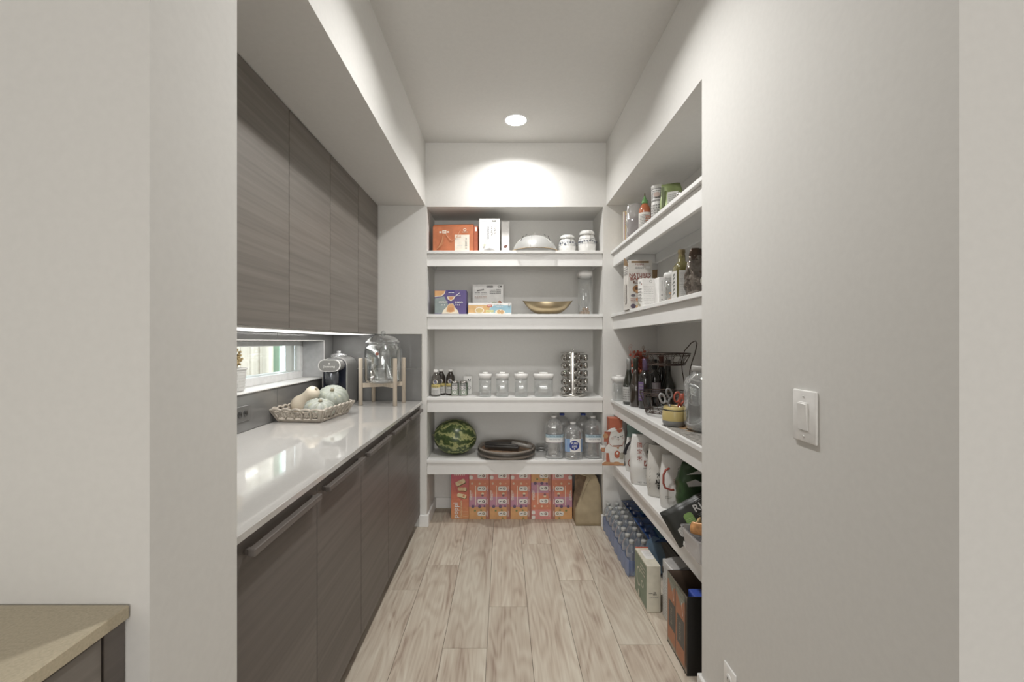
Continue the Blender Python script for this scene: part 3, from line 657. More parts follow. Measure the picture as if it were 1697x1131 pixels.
# spice rack
Y = 3.21; t = thing('spice_rack', 'revolving steel spice rack with jars in vertical columns', 'spice rack', (X(948.5, Y), Y, z), .15)
ST = col('#d2cfc9', .12, 1, .02, 10)
b = MB(); b.lathe([(.086, 0), (.094, .003), (.095, .018), (.088, .023), (.0005, .024)], ST, 40); b.build('base', t)
b = MB(); b.lathe([(.0005, .318), (.088, .318), (.09, .320), (.088, .323), (.0005, .324)], ST, 40); b.build('top_plate', t)
b = MB(); b.tube([(.0, 0, .322), (-.008, 0, .330), (-.010, 0, .342), (0, 0, .350), (.010, 0, .342), (.008, 0, .330), (0, 0, .322)], .0025, ST, 6); b.build('ring_handle', t)
SPJ = thin_glass('spice_jar_glass', (.8, .8, .8), .35, .03, .85, .3, (.4, .38, .34)); CAPM = col('#b9b6b0', .15, 1, .03); spc = [col(c, .9, 0, .2, 200) for c in ('#6b5a3a', '#7b6a50', '#5f6142', '#8a5d3a', '#9a8d72')]
b = MB()
for k in range(4): 
    a = (-.95, .30, 1.05, 2.7)[k]; b.T = Matrix.Rotation(a, 4, 'Z')
    b.box(-.030, -.05, .024, -.027, -.028, .318, ST); b.box(.027, -.05, .024, .030, -.028, .318, ST)
b.T = Matrix.Identity(4); b.lathe([(.057, .024), (.057, .318)], ST, 32, cap=False); b.build('column', t)
jar0 = None
for k in range(4):
    a = k*PI/2+PI/2*1.0
    for q in range(5):
        M = Matrix.Rotation(a+PI/4+PI/4, 4, 'Z')
        if jar0 is None:
            b = MB(); b.T = Matrix.Rotation(PI/2, 4, 'X'); b.lathe([(.0005, -.018), (.0205, -.018), (.0215, .0), (.0215, .026)], SPJ, 16); b.lathe([(.0005, -.016), (.018, -.016), (.018, .01), (.0005, .01)], spc[0], 12); jar0 = b.build('spice_jar', t)
            b = MB(); b.T = Matrix.Rotation(PI/2, 4, 'X'); b.lathe([(.0225, .022), (.0235, .026), (.023, .040), (.020, .043), (.0005, .0435)], CAPM, 16); jc = b.build('jar_cap', jar0); o = jar0
        else:
            o = jar0.copy(); C.objects.link(o); o.parent = t; c2 = jc.copy(); C.objects.link(c2); c2.parent = o
        ang = (-.95, .30, 1.05, 2.7)[k]
        o.location = (.068*math.sin(ang), -.068*math.cos(ang), .052+q*.058); o.rotation_euler = (0, 0, ang)
# ---------------- back wall, lowest shelf
z = SZ[3]+.0005
def melon_mat():
    m, nt, b_ = nm('watermelon_rind'); N = nt.nodes.new; L = nt.links.new
    tc = N('ShaderNodeTexCoord'); sp = N('ShaderNodeSeparateXYZ'); L(tc.outputs['Object'], sp.inputs[0])
    at = N('ShaderNodeMath'); at.operation = 'ARCTAN2'; L(sp.outputs[1], at.inputs[0]); L(sp.outputs[2], at.inputs[1])
    n = N('ShaderNodeTexNoise'); n.inputs['Scale'].default_value = 22; n.inputs['Detail'].default_value = 6; L(tc.outputs['Object'], n.inputs[0])
    a1 = N('ShaderNodeMath'); a1.operation = 'MULTIPLY_ADD'; a1.inputs[1].default_value = 1.6; L(n.outputs['Fac'], a1.inputs[0]); L(at.outputs[0], a1.inputs[2])
    m1 = N('ShaderNodeMath'); m1.operation = 'MULTIPLY'; m1.inputs[1].default_value = 10; L(a1.outputs[0], m1.inputs[0])
    si = N('ShaderNodeMath'); si.operation = 'SINE'; L(m1.outputs[0], si.inputs[0])
    n2 = N('ShaderNodeTexNoise'); n2.inputs['Scale'].default_value = 90; L(tc.outputs['Object'], n2.inputs[0])
    a2 = N('ShaderNodeMath'); a2.operation = 'MULTIPLY_ADD'; a2.inputs[1].default_value = 1.4; L(n2.outputs['Fac'], a2.inputs[0]); L(si.outputs[0], a2.inputs[2])
    r = N('ShaderNodeValToRGB'); e = r.color_ramp.elements; e[0].position = .35; e[0].color = hexc('#3a4d22')+(1,); e[1].position = .9; e[1].color = hexc('#a3a560')+(1,); q = e.new(.65); q.color = hexc('#566a2c')+(1,)
    mr = N('ShaderNodeMapRange'); mr.inputs['From Min'].default_value = -1; mr.inputs['From Max'].default_value = 2; L(a2.outputs[0], mr.inputs[0]); L(mr.outputs[0], r.inputs[0]); L(r.outputs[0], b_.inputs['Base Color']); b_.inputs['Roughness'].default_value = .3; return m
b = MB(); b.T = Matrix.Rotation(PI/2, 4, 'Y'); b.sphere((0, 0, 0), .131, .131, .161, melon_mat(), 40, 28); o = b.build('watermelon', None, (X(754.5, 3.27), 3.268, z+.131)); o.rotation_euler = (0, .06, 0); tag(o, 'striped green watermelon at left end of lowest back shelf', 'fruit')
b = MB(); b.tube([(-.158, 0, 0), (-.166, 0, .002), (-.172, .002, .006)], [.006, .004, .003], col('#6f6a3c', .8)); b.build('stem', o)
# round barrel tray
Y = 3.232; R_ = .214; t = thing('serving_tray', 'round dark wooden barrel-style tray overhanging the lowest shelf', 'tray', (X(839.5, Y), Y, z))
DW = col('#8f6f53', .75, 0, .2, 14, .1); RW = wood_laminate('tray_rim_wood', '#6b6157', '#958a7e', 'X', .6, .7); BAND = col('#4a443d', .4, .2)
b = MB()
for k in range(3): a = 2*PI*k/3+PI/2; b.lathe([(.022, 0), (.022, .0145)], BLACK, 14, cx=.15*math.cos(a), cy=.15*math.sin(a))
b.build('feet', t)
b = MB(); b.lathe([(.0005, .015), (R_*.9, .015), (R_*.97, .02), (R_*.985, .030), (R_*.975, .038)], RW, 64); b.build('lower_ring', t)
b = MB(); b.lathe([(R_*.98, .038), (R_, .042), (R_, .058), (R_*.985, .060)], BAND, 64, cap=False); b.build('metal_band', t)
b = MB(); b.lathe([(R_*.985, .060), (R_*.995, .066), (R_*.97, .072), (R_*.91, .070), (R_*.89, .052), (R_*.89, .05)], RW, 64, cap=False); b.build('upper_rim', t)
for k in range(7):
    x0 = -R_*.89+R_*.89*2*k/7; x1 = x0+R_*.89*2/7; pts = []
    for i in range(6): x = x0+.0008+(x1-x0-.0016)*i/5; pts.append((x, math.sqrt(max(0, (R_*.885)**2-x*x))))
    out = [(p_[0], -p_[1]) for p_ in pts]+[(p_[0], p_[1]) for p_ in reversed(pts)]
    b = MB(); n = len(out); b.add([(p_[0], p_[1], .040) for p_ in out]+[(p_[0], p_[1], .052) for p_ in out], [tuple(reversed(range(n))), tuple(range(n, 2*n))]+[(i, (i+1) % n, n+(i+1) % n, n+i) for i in range(n)], DW); b.build('board', t)
t2 = thing('kitchen_tool', 'dark slab-like tool with rounded grip lying across the round tray', 'utensil', (X(842, Y), Y-.05, z+.0725), -.20)
TM = col('#34302c', .6, 0, .15, 30)
b = MB(); b.box(-.165, -.05, 0, .085, .035, .018, TM, .006, 2); b.box(-.170, -.045, .018, .075, .028, .030, TM, .005, 2); b.build('block', t2)
b = MB(); b.tube([(.03, -.012, .033), (.09, -.016, .026), (.14, -.02, .018), (.178, -.022, .016)], [.017, .016, .0155, .014], col('#76716a', .4), 12); b.build('grip', t2)
b = MB(); b.lathe([(.010, .018), (.012, .036), (.008, .042), (.0005, .043)], BLACK, 14, cx=.035, cy=.0); b.build('rivet', t2)
# water jugs
def ribbed(r, h, n=9):
    pr_ = [(r*.80, 0), (r*.95, .006), (r, .02)]
    for i in range(n):
        z0_ = .02+(h*.30)*i/n; pr_ += [(r, z0_+.006), (r*.965, z0_+.012)]
    pr_ += [(r*.985, h*.39), (r*.985, h*.58), (r*1.0, h*.60), (r*.955, h*.625), (r, h*.65), (r*.95, h*.675), (r*.99, h*.70), (r*.96, h*.76), (r*.84, h*.83), (r*.58, h*.89), (r*.30, h*.93), (r*.26, h*.95), (r*.26, h*.968)]
    return pr_
JUG = thin_glass('water_jug_plastic', (.95, .95, .95), .35, .04, .8, .16, (.7, .71, .71))
def water_jug(label, px, Y, r, h, kind, tint=JUG):
    t = thing('water_jug', label, 'bottle', (X(px, Y), Y, z)); b = MB(); b.lathe(ribbed(r, h), tint, 32, rnd=3); b.build('jug_body', t)
    cm = WHITE if kind != 'back' else col('#2e4aa8', .4)
    b = MB(); b.lathe([(r*.30, h*.955), (r*.31, h*.96), (r*.31, h*.995), (r*.28, h), (.0005, h)], cm, 20); b.build('cap', t)
    if kind == 'cg':
        p = Print(lambda u, v, l: (u, -(r*1.0+l)*(1-abs(u/r)**3)**(1/3) if abs(u) < r*.98 else -r*.3, v))
        bl = col('#a9c4cf', .5); nn = 14
        for (v0, v1, mt) in ((h*.39, h*.58, WH), (h*.50, h*.58, bl)): rrect(p, -r*.94, v0, r*.94, v1, mt, nn)
        p.text('CRYSTAL GEYSER', 0, h*.540, .0150, col('#3a5f7c', .5), sx=.78); p.text('Alpine Spring Water', 0, h*.47, .0125, col('#6a7f94', .5), sx=.8); rrect(p, -r*.94, h*.385, r*.94, h*.393, col('#7d6f74', .5), nn); rrect(p, -r*.94, h*.578, r*.94, h*.586, col('#5d5a72', .5), nn); p.build(t, 'label_print')
    if kind == 'pl':
        p = Print(lambda u, v, l: (u, -(r*1.0+l)*(1-abs(u/r)**3)**(1/3) if abs(u) < r*.98 else -r*.3, v))
        rrect(p, -r*.95, h*.22, r*.95, h*.575, WH, 14); rrect(p, -r*.95, h*.22, -r*.45, h*.575, col('#7fa3cf', .5), 6); rrect(p, r*.72, h*.22, r*.95, h*.575, col('#7fa3cf', .5), 4)
        p.cdisc(0, h*.40, .035, col('#2b3f93', .5)); p.text('PURE', 0, h*.40+.014, .021, WH); p.text('LIFE', 0, h*.40-.008, .021, WH); p.disc(0, h*.40-.024, .004, WH); p.build(t, 'label_print')
    return t
water_jug('large clear water jug with white cap and pale blue label, left', 918, 3.185, .068, .305, 'cg')
water_jug('shorter water jug with blue round logo on white label', 949.5, 3.165, .067, .26, 'pl')
water_jug('large clear water jug with white cap beside the right alcove wall', 982.3, 3.185, .064, .303, 'cg')
water_jug('blue-capped water jug half hidden behind the left pair', 931.5, 3.35, .062, .293, 'back')
water_jug('blue-capped water jug half hidden behind the right pair', 966.5, 3.35, .062, .293, 'back')
t = thing('glass_dish_stack', 'small stack of clear dishes between tray and water jugs', 'dish', (X(898, 3.36), 3.36, z))
for k in range(2): b = MB(); b.lathe([(.030, k*.022), (.045, .003+k*.022), (.047, .018+k*.022), (.045, .019+k*.022), (.028, .006+k*.022)], thin_glass('dish_glass', (.7, .7, .7), .4, .05, .8, .2, (.35, .35, .34)), 20, rnd=4, cap=False); b.build('dish', t)
# ---------------- floor under the back shelves
OR = col('#d6824a', .5); RD = col('#b8465a', .5); MID = col('#bd5540', .5)
Y = 3.235; w = X(777, Y)-X(747.5, Y); t = carton('soda_box', 'narrow red to orange drink box with white sideways lettering', 'box', ((X(777, Y)+X(747.5, Y))/2, Y+.06, .0005), w, .12, .355, OR)
p = Print(front(.12))
def mixh(a, b_, f): return '#%02x%02x%02x' % tuple(int(int(a[i:i+2], 16)*(1-f)+int(b_[i:i+2], 16)*f) for i in (1, 3, 5))
for i in range(12): f = i/11; c_ = mixh('#c95270', '#d66c4a', min(1, f*2)) if f < .5 else mixh('#d66c4a', '#d88c48', (f-.5)*2); p.rect(-w/2, .355*(1-(i+1)/12), w/2, .355*(1-i/12), col(c_, .5))
lf = col('#e0c795', .5); ol = col('#6d5a2c', .6)
def can_art(u, v, L, W_, a, m):
    c, s_ = math.cos(a), math.sin(a); P = [(-L, -W_), (L*.8, -W_), (L, -W_*.6), (L, W_*.6), (L*.8, W_), (-L, W_), (-L*1.15, 0)]
    p.poly([(u+x*c-y*s_+.004, v+x*s_+y*c-.006) for x, y in P], ol); p.poly([(u+x*c-y*s_, v+x*s_+y*c) for x, y in P], m)
p.line([(-.045, .27), (-.03, .225), (.0, .15), (.02, .14)], .003, RD); can_art(.005, .272, .035, .016, .45, lf); can_art(.018, .222, .03, .014, -.05, lf); can_art(.015, .172, .032, .014, -.25, lf); p.disc(.028, .170, .008, OR); p.bars(-.012, .205, .03, .24, 3, OR, 3); p.bars(-.012, .265, .02, .28, 2, OR, 4)
for k in range(6): p.rect(-.042+k*.014, .325, -.034+k*.014, .331, cream)
p.text('poppi', -.030, .066, .050, WH, PI/2, 1.05); p.text('Cherry Limeade', .010, .075, .020, lf, PI/2, 1.0); p.bars(.025, .012, .06, .065, 3, cream, 8, .0012); p.build(t)
bands = [(0, .25, '#d79a52'), (.25, .335, '#bd8098'), (.335, .46, '#bf8299'), (.46, .52, '#cf7562'), (.52, .80, '#d4784f'), (.80, 1.0, '#d98379')]
WP = col('#dfd9cf', .5); DK = col('#5b5866', .6)
def variety(label, px0, px1, flip_v=False, flip_u=False, Y=3.225, hh=.365):
    w = X(px1, Y)-X(px0, Y)-.0015; t = carton('soda_box', label, 'box', ((X(px0, Y)+X(px1, Y))/2, Y+.065, .0005), w, .13, hh, col('#b9523f', .5), 0, 'variety drink boxes under the lowest shelf')
    p = Print(lambda u, v, l: ((-u if flip_u else u), -.065-l, (hh-v if flip_v else v)))
    for a, e, c_ in bands: p.rect(-w/2+.001, a*hh, w/2-.001, e*hh, col(c_, .5))
    p.rect(w/2-.026, .0*hh, w/2-.001, .3*hh, col('#ae7058', .5)); p.rect(w/2-.022, .3*hh, w/2-.001, .62*hh, col('#b66c66', .5))
    for vc, im in ((.115, '#9b8f66'), (.365, '#5d3f4d'), (.625, '#8d8374'), (.885, '#8f6a62')):
        v = vc*hh; p.pill(-.012, v-.017, .052, v+.017, WP); p.line([(-.002, v-.003), (.014, v+.004)], .006, DK); p.disc(.033, v, .0105, col(im, .6), .010); p.disc(.033, v, .004, WP)
        p.line([(.062, v-.02), (.062, v+.02)], .003, WP)
    for u, vc, r, c_ in ((-.052, .73, .0085, '#d9b89a'), (.004, .73, .0085, '#dcb98d'), (.044, .73, .006, '#e0a06c'), (.026, .525, .010, '#d9c39b'), (.026, .49, .009, '#7f5a60'), (-.045, .265, .012, '#6d5671'), (.004, .265, .012, '#6d5671'), (.04, .27, .008, '#74566c'), (-.03, .18, .008, '#7c8a4a'), (.015, .19, .007, '#7c8a4a'), (.02, .03, .008, '#9a8a44')):
        p.disc(u, vc*hh, r, col(c_, .6), n=8)
    for v in (.86, .955): p.pill(-w/2+.003, v*hh-.015, -w/2+.03, v*hh+.013, WP)
    p.line([(-.024, .29*hh), (-.024, .69*hh)], .0035, cream); p.bars(-w/2+.006, .40*hh, -w/2+.014, .6*hh, 8, cream, 5); p.text('VARIETY', -w/2+.020, .5*hh, .021, WP, PI/2, .9)
    for k in range(9): p.line([(-.02+k*.009, .08*hh*(k % 3)), (-.014+k*.009, .08*hh*(k % 3)+.012)], .002, col('#d2a458', .6))
    p.build(t); return t
variety('pink, purple and gold variety drink box next to the narrow red box', 777, 811)
variety('second pink-topped variety drink box from the left', 811, 845.5)
variety('third pink-topped variety drink box, in the middle of the row', 845.5, 880)
variety('variety drink box standing upside down with gold end on top', 880, 914, True)
variety('rightmost variety drink box, right beside the brown paper bag', 914, 948.5, False, True)
# bags
def bag_mb(w, d, h, mat, sd=0, wob=.006, top=.25, pinch=.9, rings=16, seg=28, rnd=3.2, bulge=.08, lean=0, leany=0):
    b = MB(); R = []
    for i in range(rings+1):
        t_ = i/rings; s_ = 1+bulge*math.sin(PI*min(1, t_*1.1)); dd = s_*(1 if t_ < top else max(.04, 1-(t_-top)/(1-top)*pinch)); ww = s_*(1-.10*max(0, t_-.8)/.2); ring = []
        for k in range(seg):
            a = 2*PI*k/seg; c, q = math.cos(a), math.sin(a); f = (abs(c)**rnd+abs(q)**rnd)**(-1/rnd)
            v = Vector((w/2*c*f*ww, d/2*q*f*dd, h*t_)); n_ = noise.noise(Vector((v.x*22, v.y*22, v.z*16+sd*9)))+.6*noise.noise(Vector((v.x*60, v.y*60, v.z*45+sd*5)))
            v += Vector((c, q, 0))*n_*wob*(.3 if i == 0 else 1); v.x += lean*t_*t_; v.y += leany*t_*t_; v.z += .004*noise.noise(Vector((v.x*30, v.y*30, sd)))*(1 if i == rings else 0); ring.append(v)
        R.append(ring)
    return b.loft(R, mat)
KR = col('#a3906c', .75, 0, .08, 18, .15)
t = thing('paper_bag', 'brown kraft paper bag with folded top on the floor', 'bag', (.611, 3.18, .0005), 0); t.scale = (.93, 1, 1)
b = MB(); hh = .395
out = [[(-.098, -.07, 0), (.100, -.07, 0), (.100, .07, 0), (-.098, .07, 0)], [(-.100, -.066, .10), (.103, -.072, .10), (.103, .07, .10), (-.1, .07, .10)], [(-.078, -.048, .18), (.100, -.062, .19), (.102, .07, .2), (-.095, .07, .19)],
       [(-.030, -.035, .285), (.092, -.050, .28), (.098, .06, .28), (-.075, .06, .28)], [(-.005, -.02, .335), (.070, -.035, .34), (.078, .05, .34), (-.075, .05, .34)], [(-.075, -.03, .372), (.040, -.03, .365), (.045, .03, .37), (-.075, .03, .37)]]
def dens(r, n=6):
    o_ = []
    for i in range(4):
        a, e = Vector(r[i]), Vector(r[(i+1) % 4])
        for k in range(n): o_.append(a.lerp(e, k/n))
    return o_
rr = []
for i in range(len(out)-1):
    A, B_ = dens(out[i]), dens(out[i+1])
    for k in range(4):
        ring = []
        for a, e in zip(A, B_):
            v = a.lerp(e, k/4); v += Vector((0, 1, .2))*.009*noise.noise(v*16)+Vector((0, .004*noise.noise(v*50), 0))*(1 if v.z > .01 else 0); ring.append(v)
        rr.append(ring)
rr.append(dens(out[-1])); b.loft(rr, KR); b.build('body', t)
b = MB(); b.add([(-.100, -.060, .12), (-.030, -.040, .283), (-.005, -.022, .335), (-.07, -.032, .37), (-.098, -.03, .36), (-.102, -.04, .2)], [(0, 1, 2, 3, 4, 5)], col('#6a5238', .8, 0, .25, 40, .3)); b.build('inner_fold', t)
b = MB(); b.tube([(-.072, -.036, .362), (.0, -.036, .345), (.012, -.036, .325), (-.012, -.045, .288), (-.055, -.056, .20)], .0035, col('#b7a581', .7), 6); b.build('creased_edge', t)
# ============================================================ LEFT COUNTER
zc = .8972
# lattice basket
t = thing('lattice_basket', 'grey-brown pierced wooden basket holding pumpkins on the counter', 'basket', (-1.052, 2.425, zc), -.10)
BW = col('#9c8f80', .7, 0, .18, 30, .3); BW2 = col('#b5aa9b', .7, 0, .15, 30, .2)
b = MB(); b.box(-.118, -.155, 0, .118, .155, .008, BW, .002); b.build('base', t)
def bside(p0, p1, q0, q1, n):
    """pierced panel between bottom edge p0-p1 and top edge q0-q1"""
    p0, p1, q0, q1 = map(Vector, (p0, p1, q0, q1)); b = MB(); nrm = (p1-p0).cross(q0-p0).normalized()*.005
    def P(u, v): return p0.lerp(p1, u).lerp(q0.lerp(q1, u), v)
    def strip(pts, w):
        b.tube([P(u, v) for u, v in pts], w, BW2, 5)
    def slab(u0, v0, u1, v1):
        A = [P(u0, v0), P(u1, v0), P(u1, v1), P(u0, v1)]; vs_ = [a-nrm for a in A]+[a+nrm for a in A]
        b.add(vs_, [(0, 1, 2, 3), (7, 6, 5, 4), (0, 4, 5, 1), (1, 5, 6, 2), (2, 6, 7, 3), (3, 7, 4, 0)], BW2)
    slab(0, 0, 1, .16); slab(0, .16, .06, .95); slab(.94, .16, 1, .95)
    for k in range(n):
        u0 = .04+.92*k/n; u1 = .04+.92*(k+1)/n; um = (u0+u1)/2; du = u1-u0
        strip([(u0+du*i/8, .86+.12*math.sin(PI*i/8)) for i in range(9)], .0065)       # scalloped rim
        slab(u0-.01, .16, u0+.012, .8)
        strip([(u0, .20), (um, .55), (u1, .84)], .004); strip([(u1, .20), (um, .55), (u0, .84)], .004)
        strip([(um+du*.22*math.cos(a*PI/4), .53+.2*math.sin(a*PI/4)) for a in range(9)], .004)
    o_ = b.build('side', t); return o_
bw, bl, tw, tl, hz = .116, .153, .148, .188, .074
bside((-bw, -bl, .006), (bw, -bl, .006), (-tw, -tl, hz), (tw, -tl, hz), 5); bside((bw, -bl, .006), (bw, bl, .006), (tw, -tl, hz), (tw, tl, hz), 7)
bside((bw, bl, .006), (-bw, bl, .006), (tw, tl, hz), (-tw, tl, hz), 5); bside((-bw, bl, .006), (-bw, -bl, .006), (-tw, tl, hz), (-tw, -tl, hz), 7)
# squashes
def squash_mat(name, base, streak, spot, nr):
    m, nt, b_ = nm(name); N = nt.nodes.new; L = nt.links.new
    tc = N('ShaderNodeTexCoord'); n = N('ShaderNodeTexNoise'); n.inputs['Scale'].default_value = 40; n.inputs['Detail'].default_value = 4; L(tc.outputs['Object'], n.inputs[0])
    n2 = N('ShaderNodeTexNoise'); n2.inputs['Scale'].default_value = 9; L(tc.outputs['Object'], n2.inputs[0])
    sp = N('ShaderNodeSeparateXYZ'); L(tc.outputs['Object'], sp.inputs[0]); at = N('ShaderNodeMath'); at.operation = 'ARCTAN2'; L(sp.outputs[1], at.inputs[0]); L(sp.outputs[0], at.inputs[1])
    m1 = N('ShaderNodeMath'); m1.operation = 'MULTIPLY_ADD'; m1.inputs[1].default_value = nr; L(at.outputs[0], m1.inputs[0]); L(n2.outputs['Fac'], m1.inputs[2]); si = N('ShaderNodeMath'); si.operation = 'SINE'; L(m1.outputs[0], si.inputs[0])
    r1 = N('ShaderNodeValToRGB'); r1.color_ramp.elements[0].color = hexc(base)+(1,); r1.color_ramp.elements[1].color = hexc(streak)+(1,); r1.color_ramp.elements[0].position = .35
    mul = N('ShaderNodeMath'); mul.operation = 'MULTIPLY_ADD'; mul.inputs[1].default_value = .18; L(si.outputs[0], mul.inputs[0]); L(n2.outputs['Fac'], mul.inputs[2]); L(mul.outputs[0], r1.inputs[0])
    r2 = N('ShaderNodeValToRGB'); r2.color_ramp.elements[0].position = .58; r2.color_ramp.elements[1].position = .68; L(n.outputs['Fac'], r2.inputs[0])
    mx = N('ShaderNodeMixRGB'); L(r2.outputs[0], mx.inputs[0]); L(r1.outputs[0], mx.inputs[1]); mx.inputs[2].default_value = hexc(spot)+(1,); L(mx.outputs[0], b_.inputs['Base Color']); b_.inputs['Roughness'].default_value = .5; return m
ST_ = col('#a39a7e', .8, 0, .2, 60)
def pumpkin(label, loc, r, hz_, ribs, mat, rx=0, ry=0, rz=0, depth=.10):
    t = thing('pumpkin', label, 'pumpkin', loc, rz, 'pumpkins in the basket', rx, ry)
    def fn(d, a, th): rib = 1-depth*(1-abs(math.cos(a*ribs/2)))**2*math.sin(th); dim = 1-.18*max(0, abs(d.z)-.8)/.2; return rib*(1 if d.z < .8 else dim)
    b = MB(); b.sphere((0, 0, 0), r, r, hz_, mat, 72, 24, fn); b.build('rind', t)
    b = MB(); b.tube([(0, 0, hz_*.78), (.001, 0, hz_*.90), (.003, .001, hz_*.98)], [.013, .009, .011], ST_, 8); b.build('stem', t); return t
pumpkin('large round green pumpkin with pale streaks at the back of the basket', (-1.0, 2.545, .987), .090, .072, 12, squash_mat('green_kabocha_rind', '#8f9688', '#a6aaa0', '#b6b79c', 12), .55, 0, .3, .03)
pumpkin('ribbed grey-green pumpkin lying in the front of the basket', (-.998, 2.362, .957), .082, .050, 10, squash_mat('grey_green_rind', '#94998c', '#a8aaa4', '#a7aa90', 10), .25, .2, 0, .22)
t = thing('butternut_squash', 'smooth cream butternut squash leaning in the basket', 'squash', (-1.098, 2.46, .956), 0, None, .25, .82)
b = MB(); CRM = col('#d9ccb4', .45, 0, .04, 12); b.lathe([(.0005, -.055), (.025, -.052), (.045, -.038), (.056, -.012), (.054, .014), (.045, .036), (.039, .055), (.037, .08), (.039, .105), (.034, .124), (.018, .135), (.0005, .137)], CRM, 32); b.build('rind', t); t.location = (-1.14, 2.455, .964)
b = MB(); b.tube([(0, 0, .134), (0, 0, .146)], [.009, .007], ST_, 8); b.build('stem', t)
# countertop drink maker
t = thing('soymilk_maker', 'grey and black countertop drink maker with glass lid in the corner', 'appliance', (-1.102, 2.93, zc), .05)
GM = col('#8b8a87', .35, .2, .03); NV = col('#1b2133', .25); SIL = col('#c9c8c5', .25, .6, .02)
b = MB()
def arch(x0, x1, z1, r, n=8):
    P = [(x0, 0), (x1, 0)]
    for k in range(n+1): a = k/n*PI/2; P.append((x1-r+r*math.cos(a), z1-r+r*math.sin(a)))
    for k in range(n+1): a = PI/2+k/n*PI/2; P.append((x0+r+r*math.cos(a), z1-r+r*math.sin(a)))
    return P
b.prism(arch(-.080, .080, .318, .05), -.10, .115, GM); b.build('housing', t)
b = MB(); o1 = arch(-.080, .080, .318, .05); o2 = arch(-.074, .074, .312, .044); n = len(o1)
b.add([(p[0], -.104, p[1]) for p in o1]+[(p[0], -.104, p[1]) for p in o2]+[(p[0], -.098, p[1]) for p in o1], [(i, (i+1) % n, n+(i+1) % n, n+i) for i in range(n)]+[(i, 2*n+i, 2*n+(i+1) % n, (i+1) % n) for i in range(n)], SIL); b.build('silver_edge', t)
b = MB(); b.prism(arch(-.072, .072, .310, .042), -.1025, -.1005, NV); b.build('front_recess', t)
b = MB(); b.T = Matrix.Translation((0, -.155, 0)); b.lathe([(.0005, .15), (.036, .15), (.042, .16), (.043, .25), (.0005, .25)], col('#5b5e64', .15, .5), 24)
b.build('brewing_cup', t)
def oval(hw2, hh2, cz, n=10):
    P = []
    for k in range(n+1): a = -PI/2+PI*k/n; P.append((hw2-hh2+hh2*math.cos(a), cz+hh2*math.sin(a)))
    for k in range(n+1): a = PI/2+PI*k/n; P.append((-hw2+hh2+hh2*math.cos(a), cz+hh2*math.sin(a)))
    return P
b = MB(); b.prism(oval(.066, .036, .272), -.205, -.103, GM); hd = b.build('head', t)
b = MB(); A, B_ = oval(.069, .038, .272), oval(.064, .034, .272); n = len(A); b.add([(p[0], -.2065, p[1]) for p in A]+[(p[0], -.2065, p[1]) for p in B_]+[(p[0], -.198, p[1]) for p in A], [(i, (i+1) % n, n+(i+1) % n, n+i) for i in range(n)]+[(i, 2*n+i, 2*n+(i+1) % n, (i+1) % n) for i in range(n)], WHITE); b.build('white_bezel', hd)
p = Print(lambda u, v, l: (u, -.2055-l, v)); p.disc(0, .284, .005, WHITE); p.text('Joyoung', 0, .266, .018, WHITE, sx=1.2); p.build(t, 'lettering')
b = MB(); b.box(-.072, -.19, 0, .072, -.1035, .02, GM, .006, 2); b.box(-.06, -.185, .02, .06, -.108, .024, SIL, .001); b.build('drip_tray', t)
b = MB(); b.T = Matrix.Translation((0, -.02, 0)); b.lathe([(.050, .318), (.052, .324), (.050, .335), (.03, .343), (.012, .345), (.012, .352), (.016, .356), (.012, .36), (.0005, .36)], thin_glass('maker_lid_glass', (.92, .93, .93), .35, .04, .8, .15), 24); b.build('glass_lid', t)
# drink dispenser and stand
cx, cy = -.818, 2.945; BE = wood_laminate('beech', '#b5a48e', '#cdbfab', 'Z', .6, .55)
t = thing('dispenser_stand', 'pale wooden four-legged stand under the glass drink dispenser', 'stand', (cx, cy, zc))
L_ = [(-.128, -.064), (.108, -.093), (.126, .075), (-.094, .108)]
for lx, ly in L_:
    b = MB(); b.lathe([(.010, 0), (.0135, .002), (.0135, .308), (.0125, .312), (.0005, .3125)], BE, 20, cx=lx, cy=ly); b.build('leg', t)
for i in (0, 1):
    a, e = Vector(L_[i]+(0,)), Vector(L_[i+2]+(0,)); d = (e-a).normalized(); n_ = Vector((-d.y, d.x, 0))*.011; a = a+d*.0125; e = e-d*.0125; b = MB(); z0_, z1_ = (.118, .147) if i == 0 else (.1185, .1465)
    for s0, s1 in (((a, (a+e)/2-d*.0118), ((a+e)/2+d*.0118, e)) if i else ((a, e),)):
        V = [s0-n_, s1-n_, s1+n_, s0+n_]; b.add([(v.x, v.y, z0_) for v in V]+[(v.x, v.y, z1_) for v in V], [(3, 2, 1, 0), (4, 5, 6, 7), (0, 1, 5, 4), (1, 2, 6, 5), (2, 3, 7, 6), (3, 0, 4, 7)], BE)
    b.build('crossbar', t)if i == 0 else b.build('crossbar', t).__setitem__('kind', 'stuff')
CG = thin_glass('dispenser_glass', (.95, .96, .96), .3, .01, .9)
t = thing('drink_dispenser', 'clear glass drink dispenser jar with knobbed lid', 'dispenser', (cx+.004, cy, zc+.148))
b = MB(); b.lathe([(.0005, .002), (.098, .0), (.117, .008), (.1235, .025), (.1235, .215), (.118, .235), (.106, .247), (.106, .262), (.113, .266)], CG, 48, cap=False); b.lathe([(.0005, .006), (.098, .006), (.119, .026), (.119, .215), (.102, .248)], CG, 48, cap=False); b.build('jar', t)
b = MB(); b.lathe([(.117, .268), (.118, .272), (.109, .276), (.100, .290), (.070, .308), (.033, .316), (.012, .318)], CG, 48, cap=False); ld = b.build('lid', t)
b = MB(); b.lathe([(.010, .316), (.008, .320), (.0145, .327), (.0165, .336), (.012, .345), (.0005, .349)], thin_glass('knob_glass', (.85, .86, .86), .5, .01, .9, .1), 20); b.build('knob', ld)
